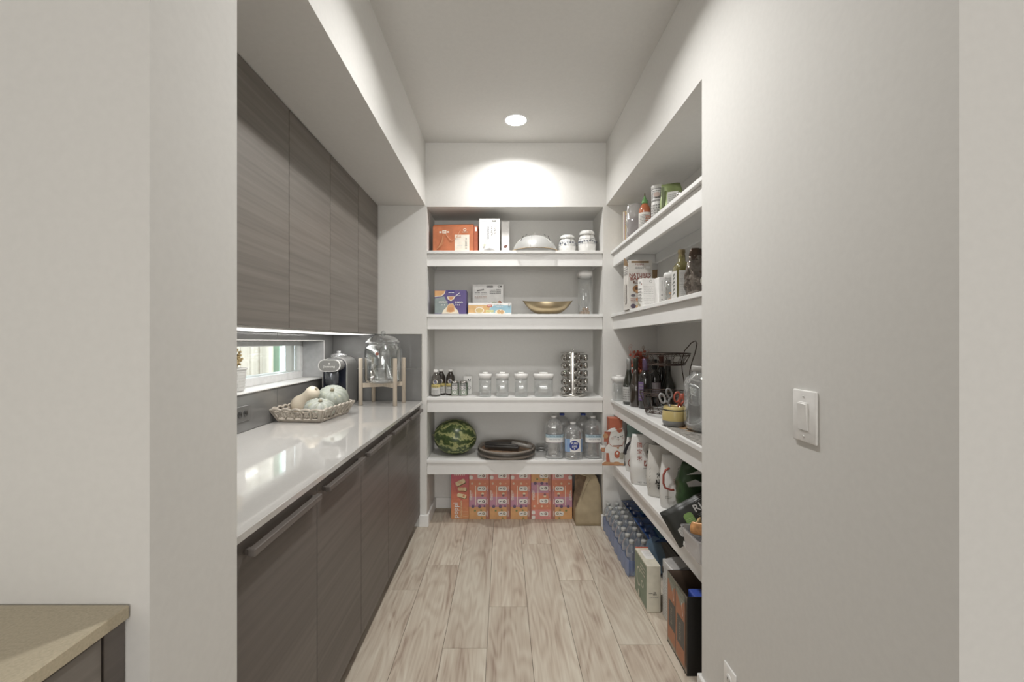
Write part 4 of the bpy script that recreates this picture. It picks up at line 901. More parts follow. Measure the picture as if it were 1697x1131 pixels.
b = MB(); b.T = Matrix.Translation((-.035, -.121, .04)) @ Matrix.Rotation(PI/2, 4, 'X'); b.lathe([(.014, 0), (.014, .006), (.007, .008), (.007, .04), (.0005, .041)], STEEL, 16)
b.T = Matrix.Identity(4); b.tube([(-.035, -.155, .046), (-.035, -.157, .068), (-.035, -.155, .085)], [.004, .0045, .006], STEEL, 8); b.tube([(-.035, -.152, .036), (-.035, -.154, .010)], [.006, .005], STEEL, 8); b.build('spigot', t)
b = MB()
for a in range(-4, 4):
    for k in (0,): pass
p = Print(roundf(.1236, 0)); 
b.build('spare', t) if False else b.bm.free(); p.cdisc(-.005, .195, .011, col('#8c4a32', .5)); p.build(t, 'small_sticker')
# plant on window sill
t = thing('potted_plant', 'dried yellow-brown sprigs in white ribbed square pot on sill', 'plant', (-1.283, 2.07, 1.0815))
b = MB(); PW = col('#c9c8c4', .5, 0, .03)
pr_ = [(.030, 0), (.034, .002)]
for k in range(7): pr_ += [(.035+.0011*k, .006+k*.014), (.037+.0011*k, .010+k*.014), (.035+.0011*k, .018+k*.014)]
pr_ += [(.046, .104), (.046, .112), (.040, .112), (.038, .095), (.0005, .094)]; b.lathe(pr_, PW, 32, rnd=6); b.build('pot', t)
b = MB(); b.lathe([(.037, .0945), (.02, .103), (.0005, .104)], col('#cfccc6', .9, 0, .2, 80, .5), 20, rnd=5); b.build('pebbles', t)['kind'] = 'stuff'
DRY = col('#a98f55', .8, 0, .25, 50); DRY2 = col('#b9a06a', .8, 0, .2, 50); R = random.Random(5); b = MB()
for k in range(16):
    a = R.uniform(0, 2*PI); sp_ = R.uniform(.005, .040); hh = R.uniform(.14, .205); P0 = Vector((sp_*.25*math.cos(a), sp_*.25*math.sin(a), .10)); P1 = Vector((sp_*math.cos(a)*.8, sp_*math.sin(a), hh)); b.tube([P0, P0.lerp(P1, .5)+Vector((0, 0, .008)), P1], .0013, DRY, 4)
    for q in range(7):
        c = P0.lerp(P1, .5+q*.083); d = Vector((R.uniform(-1, 1), R.uniform(-1, 1), R.uniform(.3, 1.3))).normalized()*R.uniform(.012, .02)
        b.tube([c, c+d*.5, c+d], [.002, .0062, .0012], R.choice((DRY, DRY2)), 6)
b.build('dried_sprigs', t)['kind'] = 'stuff'

# ============================================================ RIGHT ALCOVE
zt = RZ[0]+.0005
# top shelf
t = carton('snack_pouch', 'narrow yellow packet at the far end of the top right shelf', 'packet', (X(1039.5, 2.97), 2.97, zt), .035, .10, .235, col('#cdaf6a', .5), -.5)
p = Print(front(.10)); p.rect(-.016, .002, -.008, .232, col('#e1dfdb', .5)); p.rect(-.008, .002, -.004, .232, col('#b08a98', .5)); p.bars(-.002, .14, .015, .21, 5, INKG, 2); p.build(t)
FOILC = thin_glass('cellophane', (.85, .84, .84), .45, .12, .8, .35, (.62, .60, .58))
t = thing('nut_bag', 'clear bag of dark dried fruit beside the orange sauce bottle', 'bag', (X(1052, 2.80), 2.80, zt), -.4)
bag_mb(.10, .07, .245, FOILC, 3, .006, .55, .8).build('bag_film', t); bag_mb(.086, .052, .16, col('#6b5a66', .6, 0, .5, 45), 4, .004, .6, .6).build('dried_fruit', t)['kind'] = 'stuff'
Y = 2.625; t = thing('sauce_bottle', 'orange sauce bottle with green pointed cap on top right shelf', 'bottle', (X(1068.5, Y), Y, zt), -.5)
b = MB(); b.lathe([(.030, 0), (.035, .004), (.035, .13), (.034, .15), (.024, .175), (.016, .186), (.015, .192)], col('#b9622c', .2, 0, .08), 28); b.build('bottle_body', t)
b = MB(); b.lathe([(.017, .188), (.018, .192), (.0175, .208), (.012, .212), (.006, .228), (.0035, .238), (.0005, .239)], col('#5f9a4c', .4), 20); b.build('pointed_cap', t)
b = MB(); b.lathe([(.0033, .2385), (.0028, .252), (.0005, .253)], col('#7c5a3a', .4), 10); b.build('tip', t)
p = Print(roundf(.0352)); rrect(p, -.045, .02, .045, .13, col('#dad6ce', .5)); p.bars(-.025, .03, .025, .12, 10, INKG, 4); p.bars(.01, .03, .04, .11, 6, col('#bb6b3a', .5), 5); p.build(t, 'label_print')
Y = 2.50; t = thing('snack_canister', 'white printed cylinder tub on the top right shelf', 'canister', (X(1090.5, Y), Y, zt), -.5)
b = MB(); b.lathe([(.035, 0), (.037, .002), (.037, .235), (.0355, .236)], col('#dcdad6', .35), 28); b.build('tub', t); b = MB(); b.lathe([(.0385, .232), (.0385, .25), (.036, .252), (.0005, .252)], PLW, 28); b.build('lid', t)
p = Print(roundf(.0371)); rrect(p, -.05, .155, .05, .165, INKG); rrect(p, -.05, .225, .05, .229, INKG); p.bars(-.035, .17, .03, .22, 5, INKG, 1); p.bars(-.03, .02, .035, .14, 8, INKG, 3); p.cdisc(0, .19, .014, col('#c9b0a4', .5)); p.build(t, 'label_print')
Y = 2.36; t = thing('tea_pouch', 'green foil pouch with white label on the top right shelf', 'pouch', (X(1112, Y), Y, zt), -.45)
bag_mb(.105, .06, .215, col('#7d8c4e', .35, .2, .15), 6, .005, .4, .95).build('pouch_body', t)
p = Print(lambda u, v, l: (u, -.034-l, v)); p.rect(-.015, .10, .04, .16, col('#d3d3cc', .5)); p.bars(-.01, .11, .035, .15, 4, INKG, 3); p.rect(-.045, .02, -.03, .19, col('#5f6d3c', .5)); p.build(t, 'label_print')
Y = 2.22; t = thing('small_jar', 'small glass jar with metal lid near the front of top right shelf', 'jar', (X(1128, Y), Y, zt))
b = MB(); b.lathe([(.022, 0), (.027, .004), (.027, .085), (.021, .095), (.021, .10)], thin_glass('jar_glass_2', (.8, .8, .8), .35, .03, .8, .3, (.5, .49, .46)), 20, cap=False); b.build('glass', t); b = MB(); b.lathe([(.023, .098), (.024, .10), (.024, .113), (.022, .115), (.0005, .115)], STEEL, 20); b.build('lid', t)
# second shelf
z = RZ[1]+.0005
cx_, cy_ = (.760+.905)/2, 2.69
CB = col('#d5d0c8', .6); BRN = col('#8d7048', .75)
t = thing('bar_box', 'tall open white box of fruit bars with red-brown lettering', 'box', (cx_, cy_, z)); w, d, h = .145, .105, .30
b = MB()
for q in ((-w/2, -d/2, w/2, -d/2+.002), (-w/2, d/2-.002, w/2, d/2), (-w/2, -d/2+.002, -w/2+.002, d/2-.002), (w/2-.002, -d/2+.002, w/2, d/2-.002)): b.box(q[0], q[1], 0, q[2], q[3], h-.015 if q[1] > -d/2 else h, CB)
b.box(-w/2+.002, -d/2+.002, 0, w/2-.002, d/2-.002, .002, BRN); b.build('body', t)
b = MB(); b.add([(w/2, -d/2, .24), (w/2+.035, -d/2+.01, .245), (w/2+.035, -d/2+.02, .13), (w/2, -d/2+.002, .12)], [(0, 1, 2, 3)], BRN); b.add([(-w/2, d/2, h-.015), (-w/2-.004, d/2-.02, h+.03), (-w/2-.004, -d/2+.02, h+.0), (-w/2, -d/2, h-.04)], [(0, 1, 2, 3)], BRN); b.build('open_flap', t)
RB = col('#8b3b28', .6); p = Print(front(d)); p.rect(-.055, h-.018, .052, h-.006, BRN); p.text('FIG BAR', -.005, h-.027, .015, RB); p.bars(-.03, h-.055, .02, h-.04, 2, INKG, 2); p.pill(.032, h-.052, .062, h-.038, WHITE)
p.text("NATURE'S", -.003, .207, .030, RB, sx=.98); p.text('BAKERY', -.003, .186, .030, RB, sx=1.12); p.rect(-.045, .157, .045, .172, col('#6e4a34', .6)); p.text('FIG BAR', 0, .1645, .020, WH, sx=1.0)
p.disc(-.022, .125, .026, col('#9c6f3d', .6), .022); p.disc(-.018, .128, .017, col('#5b3a20', .6), .010); p.disc(-.012, .108, .02, col('#c8955a', .6), .012); p.disc(-.045, .085, .014, col('#6f6a70', .6), .008)
p.disc(-.01, .06, .018, col('#d98c4a', .6), .016); p.disc(-.044, .02, .016, col('#5a4a5e', .6), .014); p.disc(-.012, .015, .018, col('#dcae74', .6), .013); p.bars(-.06, .04, -.03, .07, 3, RB, 4); p.build(t)
p = Print(aisle(w)); p.bars(-.045, .215, .04, .27, 4, INKG, 5); p.rect(-.02, .04, .02, .16, col('#c2bcb3', .6)); p.bars(-.015, .05, .015, .15, 8, INKG, 6, .0015); p.build(t, 'side_print')
Y = 2.45; t = carton('small_box', 'small white carton with red mark in front of the bar box', 'box', (.812, 2.47, z), .072, .06, .160, WH, .1)
p = Print(front(.06)); p.disc(.014, .143, .008, INKG); p.disc(.014, .143, .006, WH); p.bars(-.028, .07, .028, .128, 6, INKG, 2, .0012); p.line([(-.03, .112), (.03, .112)], .001, INKG); p.line([(-.03, .06), (.03, .06)], .001, INKG); p.bars(-.028, .012, .028, .05, 4, INKG, 4, .0012); p.build(t)
p = Print(aisle(.072)); p.text('ally', 0, .14, .018, INK); p.disc(.022, .128, .005, RB); p.bars(-.025, .03, .025, .11, 5, INKG, 4); p.disc(-.012, .02, .010, col('#b6ad8a', .6)); p.disc(.01, .01, .008, col('#a9a08a', .6)); p.build(t, 'side_print')
t = carton('small_box', 'slim white carton standing beside the canister of orange snacks', 'box', (.868, 2.415, z), .034, .06, .158, WH, .1); p = Print(front(.06)); p.disc(.0, .035, .004, INKG); p.disc(0, .06, .004, INKG); p.line([(0, .08), (0, .14)], .002, INKG); p.build(t)
t = canister('clear canister with white lid holding orange snacks, second right shelf', .895, 2.30, z, .088, .172, None, -.3)
b = MB(); R = random.Random(3)
for k in range(16): b.sphere((R.uniform(-.022, .022), R.uniform(-.022, .022), .010+.004*k), .011, .009, .007, col(('#c98f4e', '#d8a765')[k % 2], .7), 8, 6)
b.build('snack_pieces', t)['kind'] = 'stuff'
Y = 2.13; t = thing('oil_bottle', 'square olive oil bottle with gold cap and white label', 'bottle', (X(1129.5, Y), Y, z), .05)
b = MB(); OLV = col('#6b622e', .1, 0, .1, 10, 0, .5, .6); b.lathe([(.034, 0), (.037, .004), (.037, .155), (.035, .172), (.024, .188), (.0155, .198), (.0145, .225)], OLV, 28, rnd=4.5); b.build('glass', t)
b = MB(); b.lathe([(.0155, .215), (.016, .22), (.0155, .236), (.0175, .238), (.0175, .252), (.016, .254), (.0005, .254)], col('#a18f63', .3, .5), 20); b.build('cap', t)
p = Print(front(.0745)); p.rect(-.030, .012, .030, .148, LBL); p.bars(-.026, .09, .026, .14, 7, INKG, 2, .001); p.line([(-.03, .08), (.03, .08)], .001, INK); p.bars(-.026, .02, .026, .075, 6, INKG, 4, .001); p.build(t, 'label_print')
p = Print(aisle(.0745)); p.rect(-.030, .012, .030, .148, LBL); 
for k in range(6): p.poly([(-.02+.006*(k % 3), .03+k*.018), (0+.004*(k % 2), .036+k*.018), (.012, .046+k*.018), (-.006, .045+k*.018)], col('#6d7169', .6))
p.build(t, 'side_print')
FOIL = col('#8b8178', .18, .85, .3, 45, .6); CHOC = col('#4c3a2d', .3, .3, .2, 30, .4)
Y = 1.99; t = thing('coffee_bag', 'crinkled brown and silver foil bag at near end of second right shelf', 'bag', (X(1159, Y), Y, z), .3)
bag_mb(.12, .075, .195, FOIL, 8, .017, .45, .85, 18, 32).build('foil_body', t); bag_mb(.095, .03, .055, CHOC, 9, .008, .1, .6, 8, 24).build('folded_top', t).location = (.0, 0, .175)
p = Print(lambda u, v, l: (u, -.046-l, v)); p.disc(-.012, .075, .026, col('#cfc9bd', .4), .022); p.disc(-.012, .075, .013, col('#b98a6a', .5), .011); p.disc(-.008, .125, .018, col('#c29a66', .5), .010); p.poly([(.012, .02), (.055, .02), (.055, .15), (.02, .145)], CHOC); p.pill(-.022, .005, .03, .024, WH); p.build(t, 'label_print')
# third shelf
z = RZ[2]+.0005
canister('short clear canister with white lid at the far end beside wine bottles', X(1026, 3.03), 3.035, z, .094, .172)
def wine(label, px, py, Y, gm, fm_, lab=None, h=.305, r=.037, sh=0, X_=None):
    x = X_ if X_ is not None else X(px, Y); t = thing('wine_bottle', label, 'bottle', (x, Y, z), -.45)
    b = MB(); hs = h*(.60 if not sh else .42)
    if sh: prf = [(r*.85, 0), (r, .006), (r, hs*.9), (r*.88, hs*1.15), (r*.6, hs*1.45), (r*.42, hs*1.7), (.0145, h*.80), (.0138, h*.97)]
    else: prf = [(r*.85, 0), (r, .006), (r, hs), (r*.92, hs+.02), (r*.55, hs+.04), (.0155, hs+.052), (.0138, h*.97)]
    b.lathe(prf, gm, 28); b.build('glass', t)
    b = MB(); b.lathe([(.0158, h*.76), (.0155, h*.985), (.0150, h), (.0005, h)], fm_, 20); b.build('foil', t)
    if lab:
        p = Print(roundf(r+.0003)); e_ = -r*.1 if 'purple label' in label else r*1.5; rrect(p, -r*1.5, lab[1], e_, lab[2], col(lab[0], .5)); p.bars(-r*.9, lab[1]+.01, min(e_-.004, r*.8), lab[2]-.01, 5, INKG, int(px)); p.build(t, 'label_print')
    return t
DGL = col('#2a2c22', .07, 0, .1, 10, 0, .6, .6); DRK = col('#1d1917', .07, 0, .1, 10, 0, .6, .6); BRG = col('#3b3128', .08, 0, .1, 10, 0, .6, .6)
wine('wine bottle with pale grey foil and white label, first on the left', 1042, 671, 2.86, DGL, col('#a9a9a7', .3, .4), ('#b9b8b4', .02, .115), .300, .038, 1)
wine('slender brown wine bottle with dark green foil, second from left', 1053.5, 674, 2.755, BRG, col('#3f4236', .35, .3), None, .308, .036, 1)
wine('dark wine bottle with purple label and violet foil', 1069, 674, 2.68, DRK, col('#6f5a80', .35, .3), ('#6f5688', .05, .165), .305, .039)
wine('dark wine bottle with pink-grey label behind the purple-labelled one', 1079, 670, 2.80, DRK, BLACK, ('#8f8084', .06, .15), .298, .037, 0, .975)
wine('round-shouldered dark bottle with maroon foil behind the wire basket', 1097, 660, 2.90, DRK, col('#6b3a2d', .4, .2), None, .320, .037, 0, 1.055)
wine('tall tapered dark green bottle at the back behind the basket', 1110.5, 660, 2.78, DGL, col('#3b3732', .4), None, .295, .040, 1, 1.055)
t = carton('spirit_box', 'grey and black cardboard bottle box behind the wine bottles', 'box', (1.03, 3.02, z), .07, .07, .285, col('#a5a5a3', .5), 0); p = Print(front(.07)); p.rect(-.034, .001, .034, .13, col('#33322f', .5)); 
for k in range(5): p.disc(-.008, .16+.022*k, .005, WHITE)
p.build(t)
# orange branches in a tall vase
t = thing('berry_branches', 'orange artificial flower branches behind the wine bottles', 'plant', (.925, 2.96, z))
b = MB(); b.lathe([(.022, 0), (.028, .004), (.030, .10), (.016, .16), (.014, .20)], col('#b59a5e', .35), 20); b.build('vase', t)
R = random.Random(11); OB = [col(c, .55, 0, .15, 40) for c in ('#b8492a', '#c65d34', '#a33c25')]; TW = col('#9a6a48', .7); b1, b2 = MB(), MB()
for k in range(26):
    a = R.uniform(0, 2*PI); sp_ = R.uniform(.02, .085); hh = R.uniform(.29, .39); pts = [Vector((0, 0, .19))]
    for q in range(1, 6): f = q/5; pts.append(Vector((sp_*f*math.cos(a+.4*f), sp_*f*math.sin(a+.4*f)*.7, .19+(hh-.19)*f)) + Vector((R.uniform(-.004, .004),)*3))
    if k < 12: c = pts[-1]; pts += [c+Vector((.010*math.cos(s_), .004, .012*math.sin(s_))) for s_ in (0, 1.2, 2.4, 3.6, 4.8)]
    b1.tube(pts, .0010, TW if k % 2 else OB[1], 4)
for k in range(110):
    a = R.uniform(0, 2*PI); rr_ = R.uniform(.01, .06); zz = R.uniform(.20, .345); c = Vector((rr_*math.cos(a), rr_*math.sin(a)*.7, zz)); b2.sphere(c, R.uniform(.006, .011), R.uniform(.005, .010), R.uniform(.008, .015), OB[k % 3], 7, 5)
b1.build('twigs', t)['kind'] = 'stuff'; b2.build('petals', t)['kind'] = 'stuff'
# two tier wire basket
RU = col('#54443a', .5, .5, .2, 60); bx, by = .915, 2.44
t = thing('wire_basket', 'rusty brown two-tier oval wire basket with side handle', 'basket', (bx, by, z), 0)
def ell(rx_, ry_, z_, n=40, ph=0): return [(rx_*math.cos(2*PI*k/n+ph), ry_*math.sin(2*PI*k/n+ph), z_) for k in range(n)]
def tier(name, z0_, z1_, r0, r1, legs=False):
    b = MB(); b.tube(ell(r1, r1*.95, z1_), .0028, RU, 6, True); b.tube(ell(r1*.99, r1*.94, z1_-.012), .0018, RU, 5, True); b.tube(ell(r0, r0*.95, z0_), .0028, RU, 6, True); b.tube(ell(r0*1.02, r0*.97, z0_+.010), .0018, RU, 5, True)
    nn = 9
    for k in range(nn):   # looped scrolls between rings
        a = 2*PI*k/nn; zm = (z0_+z1_)/2; hr = (z1_-z0_)/2-.006; rm = (r0+r1)/2
        b.tube([((rm+(r1-r0)/2*math.sin(s_*PI/8))*math.cos(a+.20*math.cos(s_*PI/8)), .95*(rm+(r1-r0)/2*math.sin(s_*PI/8))*math.sin(a+.20*math.cos(s_*PI/8)), zm+hr*math.sin(s_*PI/8)) for s_ in range(16)], .0014, RU, 5, True)
        b.tube([(r0*math.cos(a+.26), r0*.95*math.sin(a+.26), z0_), (r1*math.cos(a+.26), r1*.95*math.sin(a+.26), z1_)], .0012, RU, 4)
    for k in range(-3, 4):
        u = k/4*r0; L = math.sqrt(r0*r0-u*u); b.tube([(u, -L*.95, z0_), (u, L*.95, z0_)], .0011, RU, 4); b.tube([(-L, u*.95, z0_-.0015), (L, u*.95, z0_-.0015)], .0011, RU, 4)
    b.build(name, t)
tier('lower_tier', .018, .128, .112, .142); tier('upper_tier', .282, .345, .098, .128)
b = MB()
for a in (.4, 2.5, 4.5): b.sphere((.112*math.cos(a), .106*math.sin(a), .008), .006, .006, .008, RU, 8, 6)
b.build('feet', t)['kind'] = 'stuff'
b = MB()   # hairpin support, widening at the top to a slanted loop handle
sx_, sy_ = .13, -.02
b.tube([(.110, .0, .13), (.105, .01, .18), (.098, .02, .25), (.095, .02, .30), (.11, .015, .36), (.142, .0, .405), (.160, -.01, .415), (.164, -.02, .40), (.150, -.03, .35), (.130, -.035, .30), (.118, -.035, .25), (.118, -.03, .19), (.120, -.02, .13)], .0028, RU, 6)
b.build('handle', t)
# yellow pot with scissors
px_, Y = 1114, 2.12; xp = .833; t = thing('utensil_pot', 'round yellow pot with grey foot holding scissors', 'pot', (xp, Y, z), 0)
b = MB(); YP = col('#cbb463', .3, 0, .05, 10, 0, .5, .3); GP = col('#8a8a88', .4)
b.lathe([(.040, .0), (.048, .003), (.053, .016), (.054, .028)], GP, 32, cap=False); b.lathe([(.0535, .028), (.055, .045), (.053, .075), (.048, .092), (.045, .096), (.042, .096), (.044, .080), (.046, .01), (.0005, .01)], YP, 32, cap=False); b.build('pot_body', t)
b = MB(); b.lathe([(.0528, .076), (.0530, .078), (.0512, .082), (.0508, .082)], BLACK, 32, cap=False); b.build('dark_line', t)
def scissors(label, loc, rz, ry, hm, hm2):
    t = thing('scissors', label, 'scissors', loc, rz, 'scissors in the yellow pot', 0, ry)
    b = MB()
    for sx in (-1, 1): b.tube([(sx*.003, 0, -.075), (sx*.006, sx*.001, -.03), (-sx*.003, sx*.001, .0)], [.0015, .006, .005], STEEL, 6)
    b.build('blades', t)
    for sx in (-1, 1):
        b = MB(); b.tube([(sx*(.021+.013*math.cos(k*PI/8)), 0, .045+.024*math.sin(k*PI/8)+sx*.004) for k in range(16)], .0048, hm if sx < 0 else hm2, 8, True); b.tube([(-sx*.002, 0, .0), (sx*.008, 0, .018), (sx*.015, 0, .026)], [.005, .006, .005], hm if sx < 0 else hm2, 8); b.build('handle', t)
ORH = col('#b5492a', .4); GH = col('#9c9b9a', .35); GH2 = col('#7d7c7b', .4)
scissors('scissors with light grey handles leaning left in the yellow pot', (xp-.026, Y-.004, z+.105), .15, -.38, GH, GH2)
scissors('scissors with orange-red looped handles in the middle of the pot', (xp+.026, Y-.014, z+.098), -.1, .12, ORH, ORH)
b = MB(); b.tube([(0, 0, 0), (.012, 0, .06), (.03, 0, .115)], [.003, .005, .006], ORH, 8); o = b.build('handle'); 
t = thing('peeler', 'thin dark orange tool handle at the right of the pot', 'utensil', (xp+.018, Y+.018, z+.02)); o.parent = t; o.location = (0, 0, .02)
b = MB(); b.tube([(-.004, 0, -.008), (0, 0, .022)], [.002, .003], STEEL, 6); b.build('shaft', t)
# mat under the pot and jar
t = thing('place_mat', 'patterned grey and orange paper mat under the pot and big jar', 'mat', (.862, 1.93, z-.0003), 0)
MM = col('#8d8880', .8, 0, .45, 55)
b = MB(); b.add([(-.080, .22, 0), (.10, .24, 0), (.16, -.30, 0), (-.080, -.30, 0), (-.080, .22, .0012), (.10, .24, .0012), (.16, -.30, .0012), (-.080, -.30, .0012)], [(3, 2, 1, 0), (4, 5, 6, 7), (0, 1, 5, 4), (1, 2, 6, 5), (2, 3, 7, 6), (3, 0, 4, 7)], MM); b.build('sheet', t)
p = Print(topf(.0013)); R = random.Random(9); p.poly([(-.03, .16), (.05, .17), (.03, .04), (-.02, .05)], col('#b08a5c', .7, 0, .3, 60))
for k in range(26): u, v = R.uniform(-.07, .12), R.uniform(-.28, .2); p.rect(u, v, u+R.uniform(.01, .035), v+R.uniform(.004, .02), col(R.choice(('#a8a39a', '#756f67', '#9a9387', '#6a6a70')), .8))
p.build(t)
for o_ in bpy.data.objects:
    if o_.name in ('utensil_pot',): o_.location.z += .0012
# big jar
BJ = thin_glass('big_jar_glass', (.93, .94, .94), .4, .02, .9, .12, (.6, .6, .6)); jx, jy = .935, 2.0
t = thing('glass_jar', 'large clear glass jar with grey metal lid and wire bail', 'jar', (jx, jy, z+.0035))
b = MB(); b.lathe([(.0005, .003), (.07, .0), (.088, .010), (.095, .03), (.096, .10), (.096, .215), (.09, .238), (.065, .258), (.060, .266), (.060, .275)], BJ, 40, cap=False); b.lathe([(.0005, .008), (.08, .012), (.091, .03), (.092, .215), (.086, .235)], BJ, 40, cap=False); b.build('jar_body', t)
b = MB(); b.lathe([(.062, .272), (.064, .274), (.064, .292), (.061, .296), (.0005, .296)], col('#b5b3ae', .35, .3), 32); b.build('lid', t)
b = MB(); b.tube([(-.022, -.02, .296), (-.022, -.02, .325), (-.014, -.02, .336), (.014, -.02, .336), (.022, -.02, .325), (.022, -.02, .296)], .0022, STEEL, 6); b.build('wire_bail', t)
# lowest shelf
z = RZ[3]+.0005
Y = 2.97; t = thing('cat_carton', 'die-cut waving lucky cat carton in orange and white', 'box', (X(1019, Y), Y, z), 0)
OC = col('#b85a32', .5); CW = col('#dfdcd5', .55)
b = MB(); b.box(-.038, .0, 0, .052, .07, .325, OC, .001); b.build('body', t)
b = MB(); out = [(-.082, .002), (.062, .002), (.064, .05), (.062, .14), (.066, .19), (.062, .235), (.050, .262), (.036, .250), (.0, .252), (-.026, .235), (-.040, .19), (-.044, .15), (-.07, .12), (-.098, .15), (-.104, .12), (-.085, .10), (-.066, .09), (-.064, .045), (-.088, .02)]
b.prism(out, -.005, -.001, CW); b.build('cat_front', t)
p = Print(lambda u, v, l: (u, -.005-l, v)); dk = col('#33302e', .6); tn = col('#c08a55', .6)
p.poly([(-.088, .004), (.060, .004), (.060, .018), (-.07, .03), (-.088, .018)], tn); p.line([(-.088, .012), (.06, .006)], .003, OC); p.disc(-.05, .02, .02, tn, .012); p.disc(.01, .018, .026, tn, .012)
p.line([(-.042, .17), (-.038, .15), (-.02, .135), (.02, .13), (.05, .14), (.06, .17)], .003, OC); p.line([(-.016, .137), (.05, .140)], .007, RB); 
for k in range(6): p.disc(-.010+k*.0115, .137, .003, tn)
p.disc(.02, .124, .007, tn); p.poly([(.01, .252), (.036, .250), (.050, .26), (.048, .236), (.028, .226), (.012, .236)], OC); p.disc(.032, .255, .006, tn)
p.line([(-.01, .203), (-.002, .197), (.007, .206)], .0028, dk); p.line([(.034, .206), (.044, .199), (.052, .211)], .0028, dk) ; p.disc(.021, .195, .005, dk, .0035); p.line([(.021, .19), (.021, .184)], .0015, dk); p.line([(.008, .185), (.021, .182), (.034, .186)], .0012, RB); p.disc(.021, .178, .003, RB)
p.disc(-.018, .19, .010, col('#cfc0b8', .6)); p.disc(.052, .192, .008, col('#cfc0b8', .6))
p.poly([(-.06, .20), (-.05, .12), (-.062, .10), (-.066, .03), (-.044, .03), (-.040, .11), (-.046, .18)], OC) if False else None
p.poly([(-.062, .09), (-.045, .09), (-.035, .03), (-.062, .03)], OC); p.pill(-.094, .098, -.070, .138, OC); p.pill(-.090, .102, -.074, .125, tn); p.pill(-.094, .126, -.068, .142, WHITE)
p.disc(.014, .08, .020, OC, .026); p.disc(.014, .088, .008, CW); p.disc(.044, .07, .016, col('#a9a391', .6), .024); p.disc(-.018, .06, .012, CW, .02); p.build(t, 'cat_print')
b = MB(); b.prism([(-.075, .165), (-.048, .165), (-.044, .235), (-.072, .235)], -.004, -.0005, OC); b.prism([(-.082+.0175+.017*math.cos(k*PI/6), .205+.017*math.sin(k*PI/6)) for k in range(12)], -.008, -.0042, tn); b.build('raised_paw', t); 
b = MB(); b.prism([(-.062, .236), (-.02, .234), (.0, .245), (.0, .262), (-.03, .258)], -.010, -.0065, WHITE); b.build('folded_ear', t)
TEAL = col('#8fb3ab', .35, .1, .1, 20, .3); RICE = col('#d8d6d1', .5, 0, .04, 15, .15); RIC2 = col('#c8c4bc', .5, 0, .05, 15, .15)
t = thing('foil_pouch', 'pale teal foil pouch leaning behind the cat carton', 'pouch', (.93, 2.965, z), -.2); bag_mb(.16, .07, .33, TEAL, 14, .008, .3, .95, leany=.0).build('pouch_body', t)
def rice(label, x, Y, w, d, h, mat, sd, fn, rz=-.55, lean=0, leany=0, cat='rice bag'):
    t = thing('rice_bag', label, cat, (x, Y, z), rz); bag_mb(w, d, h, mat, sd, .005, .35, .85, 18, 32, 3.2, .08, lean, leany).build('bag_body', t)
    if fn: p = Print(lambda u, v, l: (u+lean*(v/h)**2, -d/2*1.0*(1.09-.30*max(0, v/h-.35)/.65*1.0)-.006-l, v)); fn(p); p.build(t, 'print')
    return t
def f1(p):
    for r_ in (.030,): p.line([(.0+r_*math.cos(a*PI/8), .06+r_*math.sin(a*PI/8)) for a in range(17)], .005, RB)
    p.line([(-.018, .05), (.0, .075), (.016, .05)], .003, RB)
t = rice('small white bag with dark carry handle and red ring print', .868, 2.86, .115, .09, .215, RICE, 21, f1)
b = MB(); b.tube([(-.055, -.045, .115), (-.050, -.052, .135), (-.035, -.05, .175), (.0, -.04, .215), (.03, -.03, .235)], [.012, .010, .009, .008, .006], col('#2b2a30', .4), 8); b.build('handle', t)
def f2(p):
    rd = col('#a05848', .6)
    for k, ch in enumerate('國宝米'): p.text(ch, -.022, .235-k*.038, .030, rd)
    p.rect(.002, .118, .034, .15, rd); p.text('A', .018, .134, .036, WHITE); p.bars(.0, .10, .038, .112, 1, INKG, 3); p.bars(.012, .05, .04, .07, 2, INKG, 5); p.text('NET', -.02, .02, .014, INKG); p.bars(.0, .016, .04, .024, 1, INKG, 2)
    p.line([(.022+.026*math.cos(a*PI/10+.6), .21+.045*math.sin(a*PI/10+.6)) for a in range(20)], .0016, INKG); p.poly([(.012, .225), (.02, .205), (.036, .232), (.034, .20), (.044, .19), (.024, .19)], col('#44524a', .6))
rice('white rice bag with red square A logo and red column lettering', .842, 2.61, .145, .10, .292, RICE, 22, f2, -.30)
def f3(p):
    p.text('쌀', .012, .075, .060, INK, .25); p.text('米', .006, .125, .030, INK, .2)
    for k in range(6): p.line([(-.045, .05+.02*k), (-.040, .06+.02*k)], .002, INKG)
rice('grey-white rice bag with black brush character print', .865, 2.40, .125, .095, .275, RIC2, 23, f3, -.5, .0)
def f4(p): p.bars(-.04, .055, -.01, .07, 2, INKG, 2); p.text('인', .03, .20, .036, INKG, -.3); p.bars(.0, .13, .045, .16, 3, col('#b58a80', .6), 6)
t = rice('plump white bag with red plastic ring handle', .882, 2.235, .135, .105, .262, RICE, 24, f4, -.45)
b = MB(); b.tube([(-.018, -.075, .215), (-.036, -.083, .205), (-.046, -.088, .18), (-.046, -.09, .14), (-.038, -.09, .118), (-.012, -.086, .110), (.004, -.082, .112)], .0055, col('#a8432f', .35), 8); b.build('ring_handle', t)
